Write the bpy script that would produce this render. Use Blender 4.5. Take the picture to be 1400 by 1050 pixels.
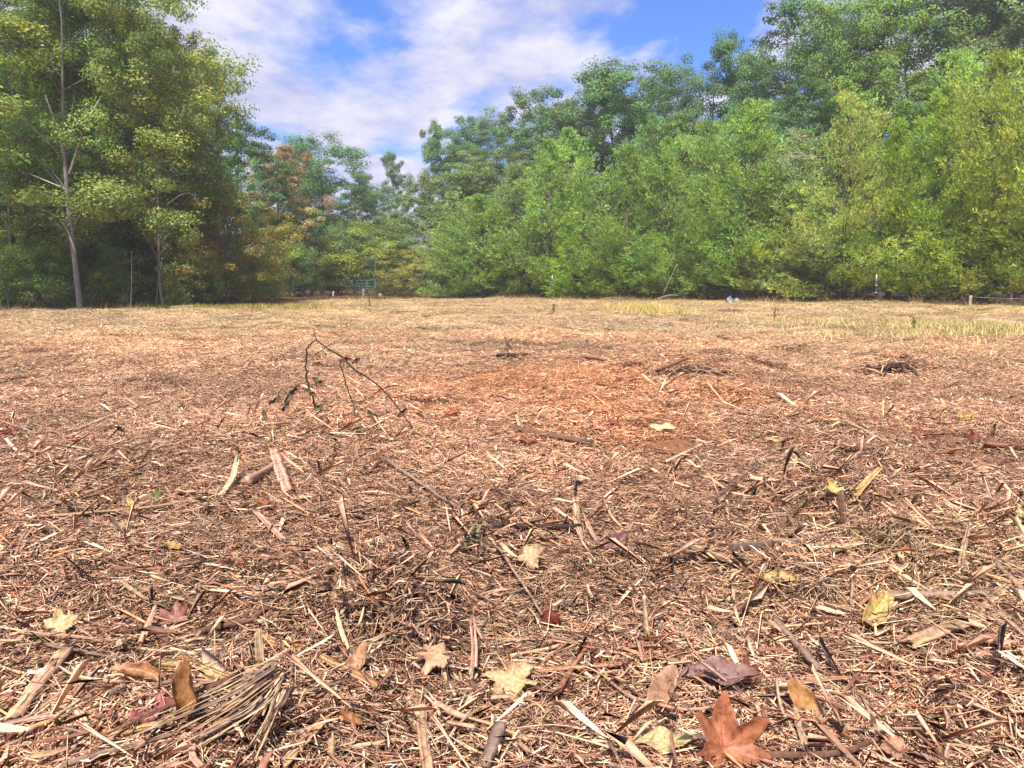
import bpy, math, random
import numpy as np

# ------------------------------------------------------------------ camera, sky, sun, exposure
scene = bpy.context.scene
for o in list(bpy.data.objects):
    bpy.data.objects.remove(o)
COL = scene.collection
R = math.radians
F = 1052.0            # focal length in pixels of the 1400 px wide photograph
CAMH = 1.0
PITCH = R(7.53)
cam_d = bpy.data.cameras.new("camera")
cam_d.sensor_width = 36.0
cam_d.lens = 36.0 * F / 1400.0
cam_d.clip_start = 0.05
cam_d.clip_end = 2000.0
cam = bpy.data.objects.new("camera", cam_d)
cam.location = (0, 0, CAMH)
cam.rotation_euler = (R(90) - PITCH, 0, 0)
COL.objects.link(cam)
scene.camera = cam

SUN_EL, SUN_AZ = R(56), R(-170)     # azimuth measured from +Y (the view) towards +X
sd = (math.sin(SUN_AZ) * math.cos(SUN_EL), math.cos(SUN_AZ) * math.cos(SUN_EL), math.sin(SUN_EL))

world = bpy.data.worlds.new("World")
scene.world = world
world.use_nodes = True
wn, wl = world.node_tree.nodes, world.node_tree.links
wn.clear()


def N(nodes, typ, **kw):
    n = nodes.new(typ)
    for k, v in kw.items():
        setattr(n, k, v)
    return n


def val(socket, v):
    socket.default_value = v


def math_node(nodes, links, op, a, b=None, c=None, clamp=False):
    n = nodes.new("ShaderNodeMath")
    n.operation = op
    n.use_clamp = clamp
    for i, s in enumerate((a, b, c)):
        if s is None:
            continue
        if isinstance(s, (int, float)):
            n.inputs[i].default_value = s
        else:
            links.new(s, n.inputs[i])
    return n.outputs[0]


def ramp_node(nodes, links, fac, stops):
    n = nodes.new("ShaderNodeValToRGB")
    el = n.color_ramp.elements
    while len(el) < len(stops):
        el.new(0.5)
    for e, (p, c) in zip(el, stops):
        e.position = p
        e.color = c if len(c) == 4 else (*c, 1)
    links.new(fac, n.inputs[0])
    return n.outputs[0]


def mix_rgb(nodes, links, fac, a, b, blend="MIX"):
    n = nodes.new("ShaderNodeMix")
    n.data_type = "RGBA"
    n.blend_type = blend
    for s, v in ((n.inputs[0], fac), (n.inputs[6], a), (n.inputs[7], b)):
        if isinstance(v, (int, float)):
            s.default_value = v
        elif isinstance(v, tuple):
            s.default_value = v if len(v) == 4 else (*v, 1)
        else:
            links.new(v, s)
    return n.outputs[2]


SKY_STRENGTH = 0.125
tc = N(wn, "ShaderNodeTexCoord")
sky = N(wn, "ShaderNodeTexSky", sky_type="NISHITA", sun_disc=False)
sky.sun_elevation = SUN_EL
sky.sun_rotation = SUN_AZ
sky.air_density = 1.0
sky.dust_density = 0.3
sky.ozone_density = 2.5
sep = N(wn, "ShaderNodeSeparateXYZ")
wl.new(tc.outputs["Generated"], sep.inputs[0])
# clouds lie on a flat layer overhead: project the view direction on to it
zc = math_node(wn, wl, "MAXIMUM", math_node(wn, wl, "ADD", sep.outputs[2], 0.06), 0.03)
cx = math_node(wn, wl, "DIVIDE", sep.outputs[0], zc)
cy = math_node(wn, wl, "DIVIDE", sep.outputs[1], zc)
comb = N(wn, "ShaderNodeCombineXYZ")
wl.new(cx, comb.inputs[0])
wl.new(cy, comb.inputs[1])
mp = N(wn, "ShaderNodeMapping")
wl.new(comb.outputs[0], mp.inputs[0])
mp.inputs["Rotation"].default_value = (0, 0, R(35))
mp.inputs["Scale"].default_value = (1.0, 0.62, 1.0)
mp.inputs["Location"].default_value = (9.4, 4.2, 1)
n1 = N(wn, "ShaderNodeTexNoise", noise_dimensions="3D")
wl.new(mp.outputs[0], n1.inputs["Vector"])
val(n1.inputs["Scale"], 1.15); val(n1.inputs["Detail"], 9); val(n1.inputs["Roughness"], 0.56); val(n1.inputs["Distortion"], 0.35)
n2 = N(wn, "ShaderNodeTexNoise", noise_dimensions="3D")
wl.new(mp.outputs[0], n2.inputs["Vector"])
val(n2.inputs["Scale"], 3.1); val(n2.inputs["Detail"], 7); val(n2.inputs["Roughness"], 0.6)
# the cloud bank is thicker on the side of the sun
bank = math_node(wn, wl, "MULTIPLY_ADD", cx, -0.042, 0.045)
bank = math_node(wn, wl, "MINIMUM", math_node(wn, wl, "MAXIMUM", bank, -0.16), 0.12)
dens = math_node(wn, wl, "ADD", n1.outputs[0], bank)
dens = math_node(wn, wl, "MULTIPLY_ADD", math_node(wn, wl, "SUBTRACT", n2.outputs[0], 0.5), 0.50, dens)
cover = ramp_node(wn, wl, dens, [(0.44, (0, 0, 0)), (0.54, (.6, .6, .6)), (0.63, (.96, .96, .96))])
shade = ramp_node(wn, wl, n2.outputs[0], [(0.32, (1.5, 1.56, 2.4)), (0.5, (2.15, 2.12, 2.7)), (0.66, (2.75, 2.68, 3.0))])
skyc = mix_rgb(wn, wl, 1.0, sky.outputs[0], (0.235, 0.35, 0.60), "MULTIPLY")
cm = mix_rgb(wn, wl, cover, skyc, shade)
bg = N(wn, "ShaderNodeBackground")
wl.new(cm, bg.inputs[0])
val(bg.inputs[1], SKY_STRENGTH)
wo = N(wn, "ShaderNodeOutputWorld")
wl.new(bg.outputs[0], wo.inputs[0])

sun_d = bpy.data.lights.new("sun", "SUN")
sun_d.energy = 3.35
sun_d.angle = R(7.0)
sun_d.color = (1.0, 0.95, 0.87)
sun = bpy.data.objects.new("sun", sun_d)
from mathutils import Vector
sun.rotation_euler = Vector(sd).to_track_quat("Z", "Y").to_euler()
sun.location = (-30, 30, 60)
COL.objects.link(sun)

scene.view_settings.view_transform = "Standard"
scene.view_settings.look = "None"
scene.view_settings.exposure = 1.5
scene.view_settings.gamma = 1.0
scene.view_settings.use_curve_mapping = False
cy_ = scene.cycles
cy_.max_bounces = 7
cy_.diffuse_bounces = 4
cy_.glossy_bounces = 2
cy_.transmission_bounces = 4
cy_.volume_bounces = 1
cy_.transparent_max_bounces = 8
cy_.use_denoising = True
cy_.sample_clamp_indirect = 6.0
try:
    cy_.denoiser = "OPENIMAGEDENOISE"
    cy_.denoising_input_passes = "RGB_ALBEDO_NORMAL"
except Exception:
    pass

# ------------------------------------------------------------------ helpers
rng = np.random.default_rng(7)
rnd = random.Random(11)


def lin(r, g, b):
    return tuple(((c / 255) / 12.92 if c / 255 <= 0.04045 else ((c / 255 + 0.055) / 1.055) ** 2.4) for c in (r, g, b))


def hash2(ix, iy, seed):
    h = (ix.astype(np.int64) * 374761393 + iy.astype(np.int64) * 668265263 + seed * 982451653) & 0xFFFFFFFF
    h = ((h ^ (h >> 13)) * 1274126177) & 0xFFFFFFFF
    return ((h ^ (h >> 16)) & 0xFFFF) / 65535.0


def vnoise(x, y, seed=0):
    x = np.asarray(x, float); y = np.asarray(y, float)
    ix, iy = np.floor(x), np.floor(y)
    fx, fy = x - ix, y - iy
    fx = fx * fx * (3 - 2 * fx); fy = fy * fy * (3 - 2 * fy)
    a = hash2(ix, iy, seed); b = hash2(ix + 1, iy, seed); c = hash2(ix, iy + 1, seed); d = hash2(ix + 1, iy + 1, seed)
    return (a * (1 - fx) + b * fx) * (1 - fy) + (c * (1 - fx) + d * fx) * fy - 0.5


MOUNDS = []     # (x, y, radius, height)


def height(x, y):
    """The ground's height: a rough mulched field, almost level, a little higher under the trees."""
    x = np.asarray(x, float); y = np.asarray(y, float)
    z = 0.10 * vnoise(x / 1.3, y / 1.3, 1) + 0.095 * vnoise(x / 0.45, y / 0.45, 2) + 0.03 * vnoise(x / 0.2, y / 0.2, 3)
    z = z + 0.22 * vnoise(x / 7.0, y / 7.0, 4) * np.clip((y - 4) / 12, 0, 1)
    z = z - 0.16 * np.clip((y - 10) / 20, 0, 1)
    for mx, my, mr, mh in MOUNDS:
        z = z + mh * np.exp(-((x - mx) ** 2 + (y - my) ** 2) / (mr * mr))
    return z


CP, SP = math.cos(PITCH), math.sin(PITCH)


def ray(px, py):
    a, b = (px - 700) / F, (525 - py) / F
    return (a, b * SP + CP, b * CP - SP)


def ground(px, py, lift=0.0):
    """Where the line of sight through a point of the photograph meets the ground."""
    d = ray(px, py)
    t = (CAMH - lift) / -d[2]
    for _ in range(12):
        z = float(height(d[0] * t, d[1] * t)) + lift
        t = 0.5 * t + 0.5 * (CAMH - z) / -d[2]
    return (d[0] * t, d[1] * t, CAMH + d[2] * t)


def at_depth(px, py, y):
    d = ray(px, py)
    t = y / d[1]
    return (d[0] * t, y, CAMH + d[2] * t)


def flat(px, py):
    d = ray(px, py)
    t = CAMH / -d[2]
    return d[0] * t, d[1] * t


for (px, py, r, h) in ((480, 575, .55, .13), (1290, 760, .35, .14), (500, 850, .2, .11), (1150, 690, .25, .11), (60, 735, .4, .06), (1100, 800, .25, .07), (960, 515, .8, .16),
                       (1220, 505, .6, .14), (760, 545, 1.6, .07), (330, 990, .25, .05), (1340, 860, .3, .05), (640, 720, .3, .05)):
    gx, gy = flat(px, py)
    MOUNDS.append((gx, gy, r, h))


def mesh_quads(name, V, Fq, col=None, smooth=False):
    V = np.ascontiguousarray(V, np.float32); Fq = np.ascontiguousarray(Fq, np.int32)
    me = bpy.data.meshes.new(name)
    k = Fq.shape[1]
    me.vertices.add(len(V)); me.vertices.foreach_set("co", V.ravel())
    me.loops.add(Fq.size); me.loops.foreach_set("vertex_index", Fq.ravel())
    me.polygons.add(len(Fq)); me.polygons.foreach_set("loop_start", np.arange(len(Fq), dtype=np.int32) * k)
    if col is not None:
        a = me.attributes.new("col", "FLOAT_COLOR", "POINT")
        c = np.ones((len(V), 4), np.float32); c[:, :3] = col
        a.data.foreach_set("color", c.ravel())
    if smooth:
        me.polygons.foreach_set("use_smooth", np.ones(len(Fq), bool))
    me.update(calc_edges=True)
    return me


def link(name, data, mat=None, parent=None, loc=None, color=None):
    if mat is not None and data is not None and not data.materials:
        data.materials.append(mat)
    o = bpy.data.objects.new(name, data)
    COL.objects.link(o)
    if parent is not None:
        o.parent = parent
    if loc is not None:
        o.location = loc
    if color is not None:
        o.color = (*color, 1)
    return o


def tag(o, label=None, cat=None, group=None, kind=None):
    for k, v in (("label", label), ("category", cat), ("group", group), ("kind", kind)):
        if v:
            o[k] = v
    return o


class MB:
    """Collects quads with a colour per vertex."""
    def __init__(self):
        self.v, self.f, self.c, self.n = [], [], [], 0

    def add(self, V, Q, C):
        V = np.asarray(V, float)
        self.v.append(V); self.f.append(np.asarray(Q, int) + self.n)
        C = np.asarray(C, float)
        self.c.append(np.broadcast_to(C, (len(V), 3)) if C.ndim == 1 else C)
        self.n += len(V)

    def mesh(self, name, smooth=False, origin=(0, 0, 0)):
        return mesh_quads(name, np.concatenate(self.v) - np.asarray(origin), np.concatenate(self.f), np.concatenate(self.c), smooth)


def frames(P):
    P = np.asarray(P, float)
    T = np.gradient(P, axis=0)
    T /= np.linalg.norm(T, axis=1)[:, None] + 1e-9
    up = np.array([0, 0, 1.0])
    if abs(T[:, 2]).mean() > 0.8:
        up = np.array([0.3, 1.0, 0.0])
    A = np.cross(T, up); A /= np.linalg.norm(A, axis=1)[:, None] + 1e-9
    B = np.cross(A, T)
    return T, A, B


def resample(P, n):
    P = np.asarray(P, float)
    s = np.concatenate([[0], np.cumsum(np.linalg.norm(np.diff(P, axis=0), axis=1))])
    t = np.linspace(0, s[-1], n)
    Q = np.stack([np.interp(t, s, P[:, i]) for i in range(3)], 1)
    if len(P) > 2 and n > 4:      # soften the corners
        for _ in range(2):
            Q[1:-1] = 0.25 * Q[:-2] + 0.5 * Q[1:-1] + 0.25 * Q[2:]
    return Q


def tube(mb, P, r0, r1, sides=6, color=(.2, .15, .1), flatness=1.0, rough=0.0, ragged=0.0, streak=0.25, g=None, tint2=None, knots=0.0, closed=True):
    """A tapered, slightly irregular stick along the points P."""
    g = g or rng
    n = len(P)
    T, A, B = frames(P)
    L = np.linalg.norm(np.diff(P, axis=0), axis=1).sum()
    rad = np.linspace(r0, r1, n)
    rad = rad * (1 + knots * g.normal(size=n))
    ang = np.arange(sides) * 2 * math.pi / sides + g.uniform(0, 6)
    line = 1 + rough * g.normal(size=sides)
    rr = rad[:, None] * line[None, :] * (1 + 0.35 * rough * g.normal(size=(n, sides)))
    V = P[:, None, :] + rr[..., None] * (np.cos(ang)[None, :, None] * A[:, None, :] + flatness * np.sin(ang)[None, :, None] * B[:, None, :])
    if ragged:
        e = g.uniform(0, 1, sides) ** 1.5 * ragged * L
        V[0] -= e[:, None] * T[0]
        e = g.uniform(0, 1, sides) ** 1.5 * ragged * L
        V[-1] += e[:, None] * T[-1]
    V = V.reshape(-1, 3)
    i = np.arange(n - 1)[:, None] * sides; j = np.arange(sides)[None, :]; k = (j + 1) % sides
    Q = np.stack([i + j, i + k, i + sides + k, i + sides + j], -1).reshape(-1, 4)
    c = np.asarray(color, float)
    lc = (1 + streak * g.normal(size=sides)).clip(.4, 1.7)
    C = c[None, None, :] * lc[None, :, None] * (1 + 0.12 * g.normal(size=(n, 1, 1)))
    if tint2 is not None:
        m = (g.uniform(size=(1, sides, 1)) < .4)
        C = np.where(m, np.asarray(tint2)[None, None, :] * lc[None, :, None], C)
    C = np.broadcast_to(C, (n, sides, 3)).reshape(-1, 3)
    if closed:
        V = np.concatenate([V, [P[0], P[-1]]])
        C = np.concatenate([C, [c * 1.1, c * 1.1]])
        jj = np.arange(sides); kk = (jj + 1) % sides
        a, b = n * sides, n * sides + 1
        q0 = [[a, int(kk[t]), int(jj[t]), a] for t in range(0)]
        caps = []
        for t in range(0, sides - 1, 2):
            caps.append([a, (t + 2) % sides, t + 1, t])
            o = (n - 1) * sides
            caps.append([b, o + t, o + t + 1, o + (t + 2) % sides])
        Q = np.concatenate([Q, np.array(caps)])
    mb.add(V, Q, C.clip(0, 1))


# ------------------------------------------------------------------ materials
def new_mat(name):
    m = bpy.data.materials.new(name)
    m.use_nodes = True
    m.node_tree.nodes.clear()
    return m, m.node_tree.nodes, m.node_tree.links


def wood_material(name, scale=60.0, rough=0.85, bump=0.4, use_object_color=True, tint=False, dist=0.004, spec=0.2):
    m, n, l = new_mat(name)
    at = N(n, "ShaderNodeAttribute", attribute_name="col")
    c = at.outputs[0]
    if use_object_color:
        oi = N(n, "ShaderNodeObjectInfo")
        c = mix_rgb(n, l, 1.0, c, oi.outputs["Color"], "MULTIPLY")
    if tint:
        ti = N(n, "ShaderNodeAttribute", attribute_name="tint", attribute_type="INSTANCER")
        c = mix_rgb(n, l, 1.0, c, ti.outputs[0], "MULTIPLY")
    t = N(n, "ShaderNodeTexCoord")
    no = N(n, "ShaderNodeTexNoise")
    l.new(t.outputs["Object"], no.inputs["Vector"])
    val(no.inputs["Scale"], scale); val(no.inputs["Detail"], 5); val(no.inputs["Roughness"], 0.65)
    k = ramp_node(n, l, no.outputs[0], [(0.28, (.5, .46, .44)), (0.5, (.95, .95, .95)), (0.72, (1.3, 1.28, 1.25))])
    c = mix_rgb(n, l, 1.0, c, k, "MULTIPLY")
    b = N(n, "ShaderNodeBsdfPrincipled")
    l.new(c, b.inputs["Base Color"])
    val(b.inputs["Roughness"], rough); val(b.inputs["Specular IOR Level"], spec)
    if bump:
        bu = N(n, "ShaderNodeBump")
        val(bu.inputs["Strength"], bump); val(bu.inputs["Distance"], dist)
        l.new(no.outputs[0], bu.inputs["Height"])
        l.new(bu.outputs[0], b.inputs["Normal"])
    o = N(n, "ShaderNodeOutputMaterial")
    l.new(b.outputs[0], o.inputs[0])
    return m


def leaf_material(name, transl=0.4, veins=0.0, spec=0.25, rough=0.55):
    m, n, l = new_mat(name)
    at = N(n, "ShaderNodeAttribute", attribute_name="col")
    oi = N(n, "ShaderNodeObjectInfo")
    c = mix_rgb(n, l, 1.0, at.outputs[0], oi.outputs["Color"], "MULTIPLY")
    if veins:
        t = N(n, "ShaderNodeTexCoord")
        no = N(n, "ShaderNodeTexNoise")
        l.new(t.outputs["Object"], no.inputs["Vector"])
        val(no.inputs["Scale"], 90.0); val(no.inputs["Detail"], 6)
        k = ramp_node(n, l, no.outputs[0], [(0.27, (.36, .29, .25)), (0.4, (.8, .76, .72)), (0.55, (1.05, 1.05, 1.05)), (0.75, (1.2, 1.2, 1.15))])
        c = mix_rgb(n, l, 1.0, c, k, "MULTIPLY")
    b = N(n, "ShaderNodeBsdfPrincipled")
    l.new(c, b.inputs["Base Color"])
    val(b.inputs["Roughness"], rough); val(b.inputs["Specular IOR Level"], spec)
    if veins:
        bu = N(n, "ShaderNodeBump"); val(bu.inputs["Strength"], 0.5); val(bu.inputs["Distance"], 0.002)
        l.new(no.outputs[0], bu.inputs["Height"]); l.new(bu.outputs[0], b.inputs["Normal"])
    tr = N(n, "ShaderNodeBsdfTranslucent")
    c2 = mix_rgb(n, l, 1.0, c, (1.15, 1.02, .8) if veins else (1.4, 1.3, .65), "MULTIPLY")
    l.new(c2, tr.inputs[0])
    mx = N(n, "ShaderNodeMixShader")
    val(mx.inputs[0], transl)
    l.new(b.outputs[0], mx.inputs[1]); l.new(tr.outputs[0], mx.inputs[2])
    o = N(n, "ShaderNodeOutputMaterial")
    l.new(mx.outputs[0], o.inputs[0])
    return m


def plain_material(name, color, rough=0.6, metal=0.0, noise=0.25, scale=30):
    m, n, l = new_mat(name)
    t = N(n, "ShaderNodeTexCoord"); no = N(n, "ShaderNodeTexNoise")
    l.new(t.outputs["Object"], no.inputs["Vector"]); val(no.inputs["Scale"], scale); val(no.inputs["Detail"], 5)
    k = ramp_node(n, l, no.outputs[0], [(0.3, tuple(c * (1 - noise) for c in color)), (0.7, tuple(min(1, c * (1 + noise)) for c in color))])
    b = N(n, "ShaderNodeBsdfPrincipled")
    l.new(k, b.inputs["Base Color"])
    val(b.inputs["Roughness"], rough); val(b.inputs["Metallic"], metal)
    o = N(n, "ShaderNodeOutputMaterial"); l.new(b.outputs[0], o.inputs[0])
    return m


M_WOOD = wood_material("weathered_wood", 70)
M_LITTER = wood_material("shredded_litter", 45, use_object_color=False, tint=True, bump=0.3)
M_BARK = wood_material("bark", 9, bump=0.8, dist=0.03)
M_FOLI = leaf_material("foliage", 0.32)
M_NEEDLE = leaf_material("cedar_foliage", 0.2, spec=0.15, rough=0.7)
M_DRYLEAF = leaf_material("dry_leaf", 0.25, veins=1.0, spec=0.3, rough=0.5)
M_GRASS = leaf_material("grass_blade", 0.3)
# ------------------------------------------------------------------ the ground
def axis(fine_lo, fine_hi, step, lo, hi, growth):
    a = list(np.arange(fine_lo, fine_hi, step))
    s = step; v = fine_hi
    while v < hi:
        a.append(v); s *= growth; v += s
    a.append(hi)
    s = step; v = fine_lo - step
    while v > lo:
        a.insert(0, v); s *= growth; v -= s
    a.insert(0, lo)
    return np.array(a)


gx = axis(-2.2, 2.2, 0.035, -230, 230, 1.03)
gy = axis(0.9, 4.2, 0.032, -60, 240, 1.03)
X, Y = np.meshgrid(gx, gy)
Z = height(X, Y)
nx, ny = len(gx), len(gy)
i = (np.arange(ny - 1)[:, None] * nx + np.arange(nx - 1)[None, :])
Q = np.stack([i, i + 1, i + nx + 1, i + nx], -1).reshape(-1, 4)


def field_edge(x):
    """How far the open field reaches (y) at each x."""
    return np.interp(x, [-60, -25, -18, -12, -8.5, -7, -3, 4, 12, 19, 24, 60], [26, 30.5, 31.5, 37, 50, 60, 60, 50, 46, 40, 34, 26])


def field_tint(x, y):
    """What lies on the field: fresh orange cedar shreds, grey brown litter, pale straw further off, leaf mould under the trees."""
    x = np.asarray(x, float); y = np.asarray(y, float)
    t = np.ones(x.shape + (3,))
    n = vnoise(x / 1.1, y / 1.1, 21) + 0.6 * vnoise(x / 0.4, y / 0.4, 22)
    t *= (1 + 0.5 * n)[..., None]
    ox, oy = flat(770, 548)
    dd = ((x - ox) / 2.0) ** 2 + ((y - oy) / 1.9) ** 2 + 1.6 * vnoise(x / .9, y / .9, 27) + 1.2 * vnoise(x / .3, y / .3, 28)
    w = np.exp(-dd * 1.0)[..., None] * (0.75 + 0.6 * vnoise(x / 0.5, y / 0.5, 23))[..., None]
    w = .58 * w.clip(0, 1)
    t = t * (1 - w) + w * np.array([1.34, 0.98, 0.66])
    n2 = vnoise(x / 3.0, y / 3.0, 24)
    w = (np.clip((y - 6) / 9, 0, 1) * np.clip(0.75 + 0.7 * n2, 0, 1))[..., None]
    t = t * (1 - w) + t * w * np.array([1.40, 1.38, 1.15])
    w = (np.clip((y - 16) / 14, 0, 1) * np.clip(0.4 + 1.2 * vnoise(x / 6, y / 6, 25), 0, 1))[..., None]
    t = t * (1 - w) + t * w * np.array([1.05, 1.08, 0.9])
    rx, ry = flat(1330, 800)
    w = 0.6 * np.exp(-(((x - rx) / .7) ** 2 + ((y - ry) / .6) ** 2))[..., None]
    t = t * (1 - w) + t * w * np.array([0.72, 0.80, 0.68])
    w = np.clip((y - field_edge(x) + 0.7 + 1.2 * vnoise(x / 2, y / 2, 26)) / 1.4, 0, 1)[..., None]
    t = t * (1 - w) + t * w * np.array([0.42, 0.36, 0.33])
    return t.clip(0.05, 2.2)


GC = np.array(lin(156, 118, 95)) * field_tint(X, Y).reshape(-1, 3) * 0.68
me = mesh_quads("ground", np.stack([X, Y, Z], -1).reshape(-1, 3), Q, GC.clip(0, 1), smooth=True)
m, n, l = new_mat("mulched_soil")
at = N(n, "ShaderNodeAttribute", attribute_name="col")
t = N(n, "ShaderNodeTexCoord")
a1 = N(n, "ShaderNodeTexNoise"); l.new(t.outputs["Object"], a1.inputs["Vector"]); val(a1.inputs["Scale"], 38); val(a1.inputs["Detail"], 8); val(a1.inputs["Roughness"], .7)
vo = N(n, "ShaderNodeTexVoronoi"); l.new(t.outputs["Object"], vo.inputs["Vector"]); val(vo.inputs["Scale"], 30)
k = ramp_node(n, l, a1.outputs[0], [(0.3, (.35, .32, .3)), (0.5, (.85, .82, .8)), (0.7, (1.5, 1.45, 1.4))])
c = mix_rgb(n, l, 1.0, at.outputs[0], k, "MULTIPLY")
b = N(n, "ShaderNodeBsdfPrincipled"); l.new(c, b.inputs["Base Color"]); val(b.inputs["Roughness"], .95); val(b.inputs["Specular IOR Level"], .1)
bu = N(n, "ShaderNodeBump"); val(bu.inputs["Strength"], .9); val(bu.inputs["Distance"], .02)
l.new(a1.outputs[0], bu.inputs["Height"]); l.new(bu.outputs[0], b.inputs["Normal"])
o = N(n, "ShaderNodeOutputMaterial"); l.new(b.outputs[0], o.inputs[0])
tag(link("ground", me, m), kind="structure")

# ------------------------------------------------------------------ shredded litter on the field (nobody could count it)
PAL = [(lin(226, 190, 152), 3.0), (lin(205, 162, 126), 3.2), (lin(194, 148, 120), 2.6), (lin(174, 124, 100), 2.0), (lin(136, 94, 76), 1.1),
       (lin(98, 68, 56), .9), (lin(158, 128, 108), 1.4), (lin(200, 136, 96), .8), (lin(120, 108, 72), .4), (lin(240, 214, 178), 1.0)]
PC = np.array([p[0] for p in PAL]) * np.array([1.06, 1.05, 1.08]); PW = np.array([p[1] for p in PAL]); PW /= PW.sum()


def pieces(g, n, R_, Lr, Wr, Tr, tilt, bend, zr, shade=1.0, taper=.45):
    """n bent, tapered shreds of wood in a disc: V (n,9,3), quads, colours."""
    r = R_ * np.sqrt(g.uniform(0, 1, n)); a = g.uniform(0, 2 * math.pi, n)
    cx, cy = r * np.cos(a), r * np.sin(a)
    cz = g.uniform(zr[0], zr[1], n)
    L = np.exp(g.uniform(np.log(Lr[0]), np.log(Lr[1]), n)); W = np.exp(g.uniform(np.log(Wr[0]), np.log(Wr[1]), n)); T = W * g.uniform(Tr[0], Tr[1], n)
    yaw = g.uniform(0, 2 * math.pi, n); pit = g.normal(0, tilt, n); rol = g.normal(0, .6, n)
    bd = g.normal(0, bend, n)
    bd2 = g.normal(0, bend * .7, n)
    s = np.array([-1.0, 0.0, 1.0])
    e0 = g.uniform(.15, 1, n) * taper + (1 - taper) * .5; e1 = g.uniform(.15, 1, n) * taper + (1 - taper) * .5
    ws = np.stack([e0, np.ones(n), e1], 1)
    x = s[None, :] * L[:, None] * .5
    yb = (bd[:, None] * (s ** 2)[None, :]) * L[:, None] * .5
    zb = (bd2[:, None] * (s ** 2)[None, :]) * L[:, None] * .5
    cs = np.array([(.5, -.5), (-.5, -.35), (.12, .5)])
    py = yb[:, :, None] + cs[None, None, :, 0] * (W[:, None] * ws)[:, :, None]
    pz = zb[:, :, None] + cs[None, None, :, 1] * (T[:, None] * ws)[:, :, None]
    px = np.broadcast_to(x[:, :, None], py.shape) + 0.12 * L[:, None, None] * g.uniform(-1, 1, (n, 1, 3)) * np.abs(s)[None, :, None]
    cr, sr = np.cos(rol)[:, None, None], np.sin(rol)[:, None, None]
    py, pz = py * cr - pz * sr, py * sr + pz * cr
    cp, sp = np.cos(pit)[:, None, None], np.sin(pit)[:, None, None]
    px, pz = px * cp - pz * sp, px * sp + pz * cp
    cw, sw = np.cos(yaw)[:, None, None], np.sin(yaw)[:, None, None]
    px, py = px * cw - py * sw, px * sw + py * cw
    V = np.stack([px + cx[:, None, None], py + cy[:, None, None], pz + cz[:, None, None]], -1).reshape(n * 9, 3)
    q = []
    for i_ in range(2):
        for j in range(3):
            k_ = (j + 1) % 3
            q.append((i_ * 3 + j, i_ * 3 + k_, i_ * 3 + 3 + k_, i_ * 3 + 3 + j))
    Qd = (np.arange(n)[:, None, None] * 9 + np.array(q)[None]).reshape(-1, 4)
    c = PC[g.choice(len(PC), n, p=PW)] * (1 + .18 * g.normal(size=(n, 1))) * shade
    C = np.repeat(c, 9, 0) * (1 + .08 * g.normal(size=(n * 9, 1)))
    return V, Qd, C.clip(.01, 1)


def litter_patch(name, coll, p, near):
    g = np.random.default_rng((100 if near else 200) + p)
    mb = MB()
    style = p % 4
    k = 1.0 if near else .72
    mb.add(*pieces(g, 170, .19, (.008, .03), (.003, .011 * k), (.3, .8), .4, .2, (-.008, .012), .66))            # crumbs
    mb.add(*pieces(g, (230, 170, 130, 200)[style], .19, (.03, .13 * k), (.0012, .0034), (.6, 1.0), .15, .26, (.0, .024), .92))   # fibres
    mb.add(*pieces(g, (60, 110, 80, 70)[style], .18, (.02, .085 * k), (.0035, .009 * k), (.15, .5), .16, .18, (-.002, .022), .9, .8))   # shreds
    mb.add(*pieces(g, (10, 5, 6, 18)[style], .17, (.02, .07 * k), (.0015, .003), (.6, 1.0), .75, .3, (.01, .03)))         # stubble sticking up
    mb.add(*pieces(g, (26, 16, 34, 20)[style], .18, (.014, .04 * k), (.008, .018 * k), (.06, .16), .30, .45, (.0, .018), .8, .7))   # bark flakes and leaf crumbs
    if near:
        mb.add(*pieces(g, (9, 3, 5, 12)[style], .16, (.12, .30), (.0016, .0036), (.6, 1.0), .10, .34, (.006, .026), .95))   # long tangled strands
        mb.add(*pieces(g, (3, 5, 8, 4)[style], .17, (.05, .13), (.004, .010), (.3, .7), .10, .14, (.0, .016), .74, 1.0))   # chips
    o = bpy.data.objects.new(name + ".%03d" % p, mb.mesh(name))
    o.data.materials.append(M_LITTER)
    coll.objects.link(o)


patches = bpy.data.collections.new("litter_patches")
fine_patches = bpy.data.collections.new("fine_litter_patches")
for p in range(22):
    litter_patch("litter_patch", patches, p, True)
for p in range(12):
    litter_patch("fine_litter_patch", fine_patches, p, False)


def scatter_points(spec, seed):
    g = np.random.default_rng(seed)
    out = []
    for (y0, y1, half0, half1, dens, sc) in spec:
        area = (y1 - y0) * (half0 + half1)
        n_ = int(area * dens)
        y = g.uniform(y0, y1, n_ * 2)
        h = half0 + (half1 - half0) * (y - y0) / (y1 - y0)
        x = g.uniform(-1, 1, n_ * 2) * max(half0, half1)
        ok = np.abs(x) < h
        x, y = x[ok], y[ok]
        out.append(np.stack([x, y, np.full(len(x), sc)], 1))
    return np.concatenate(out)


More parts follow.
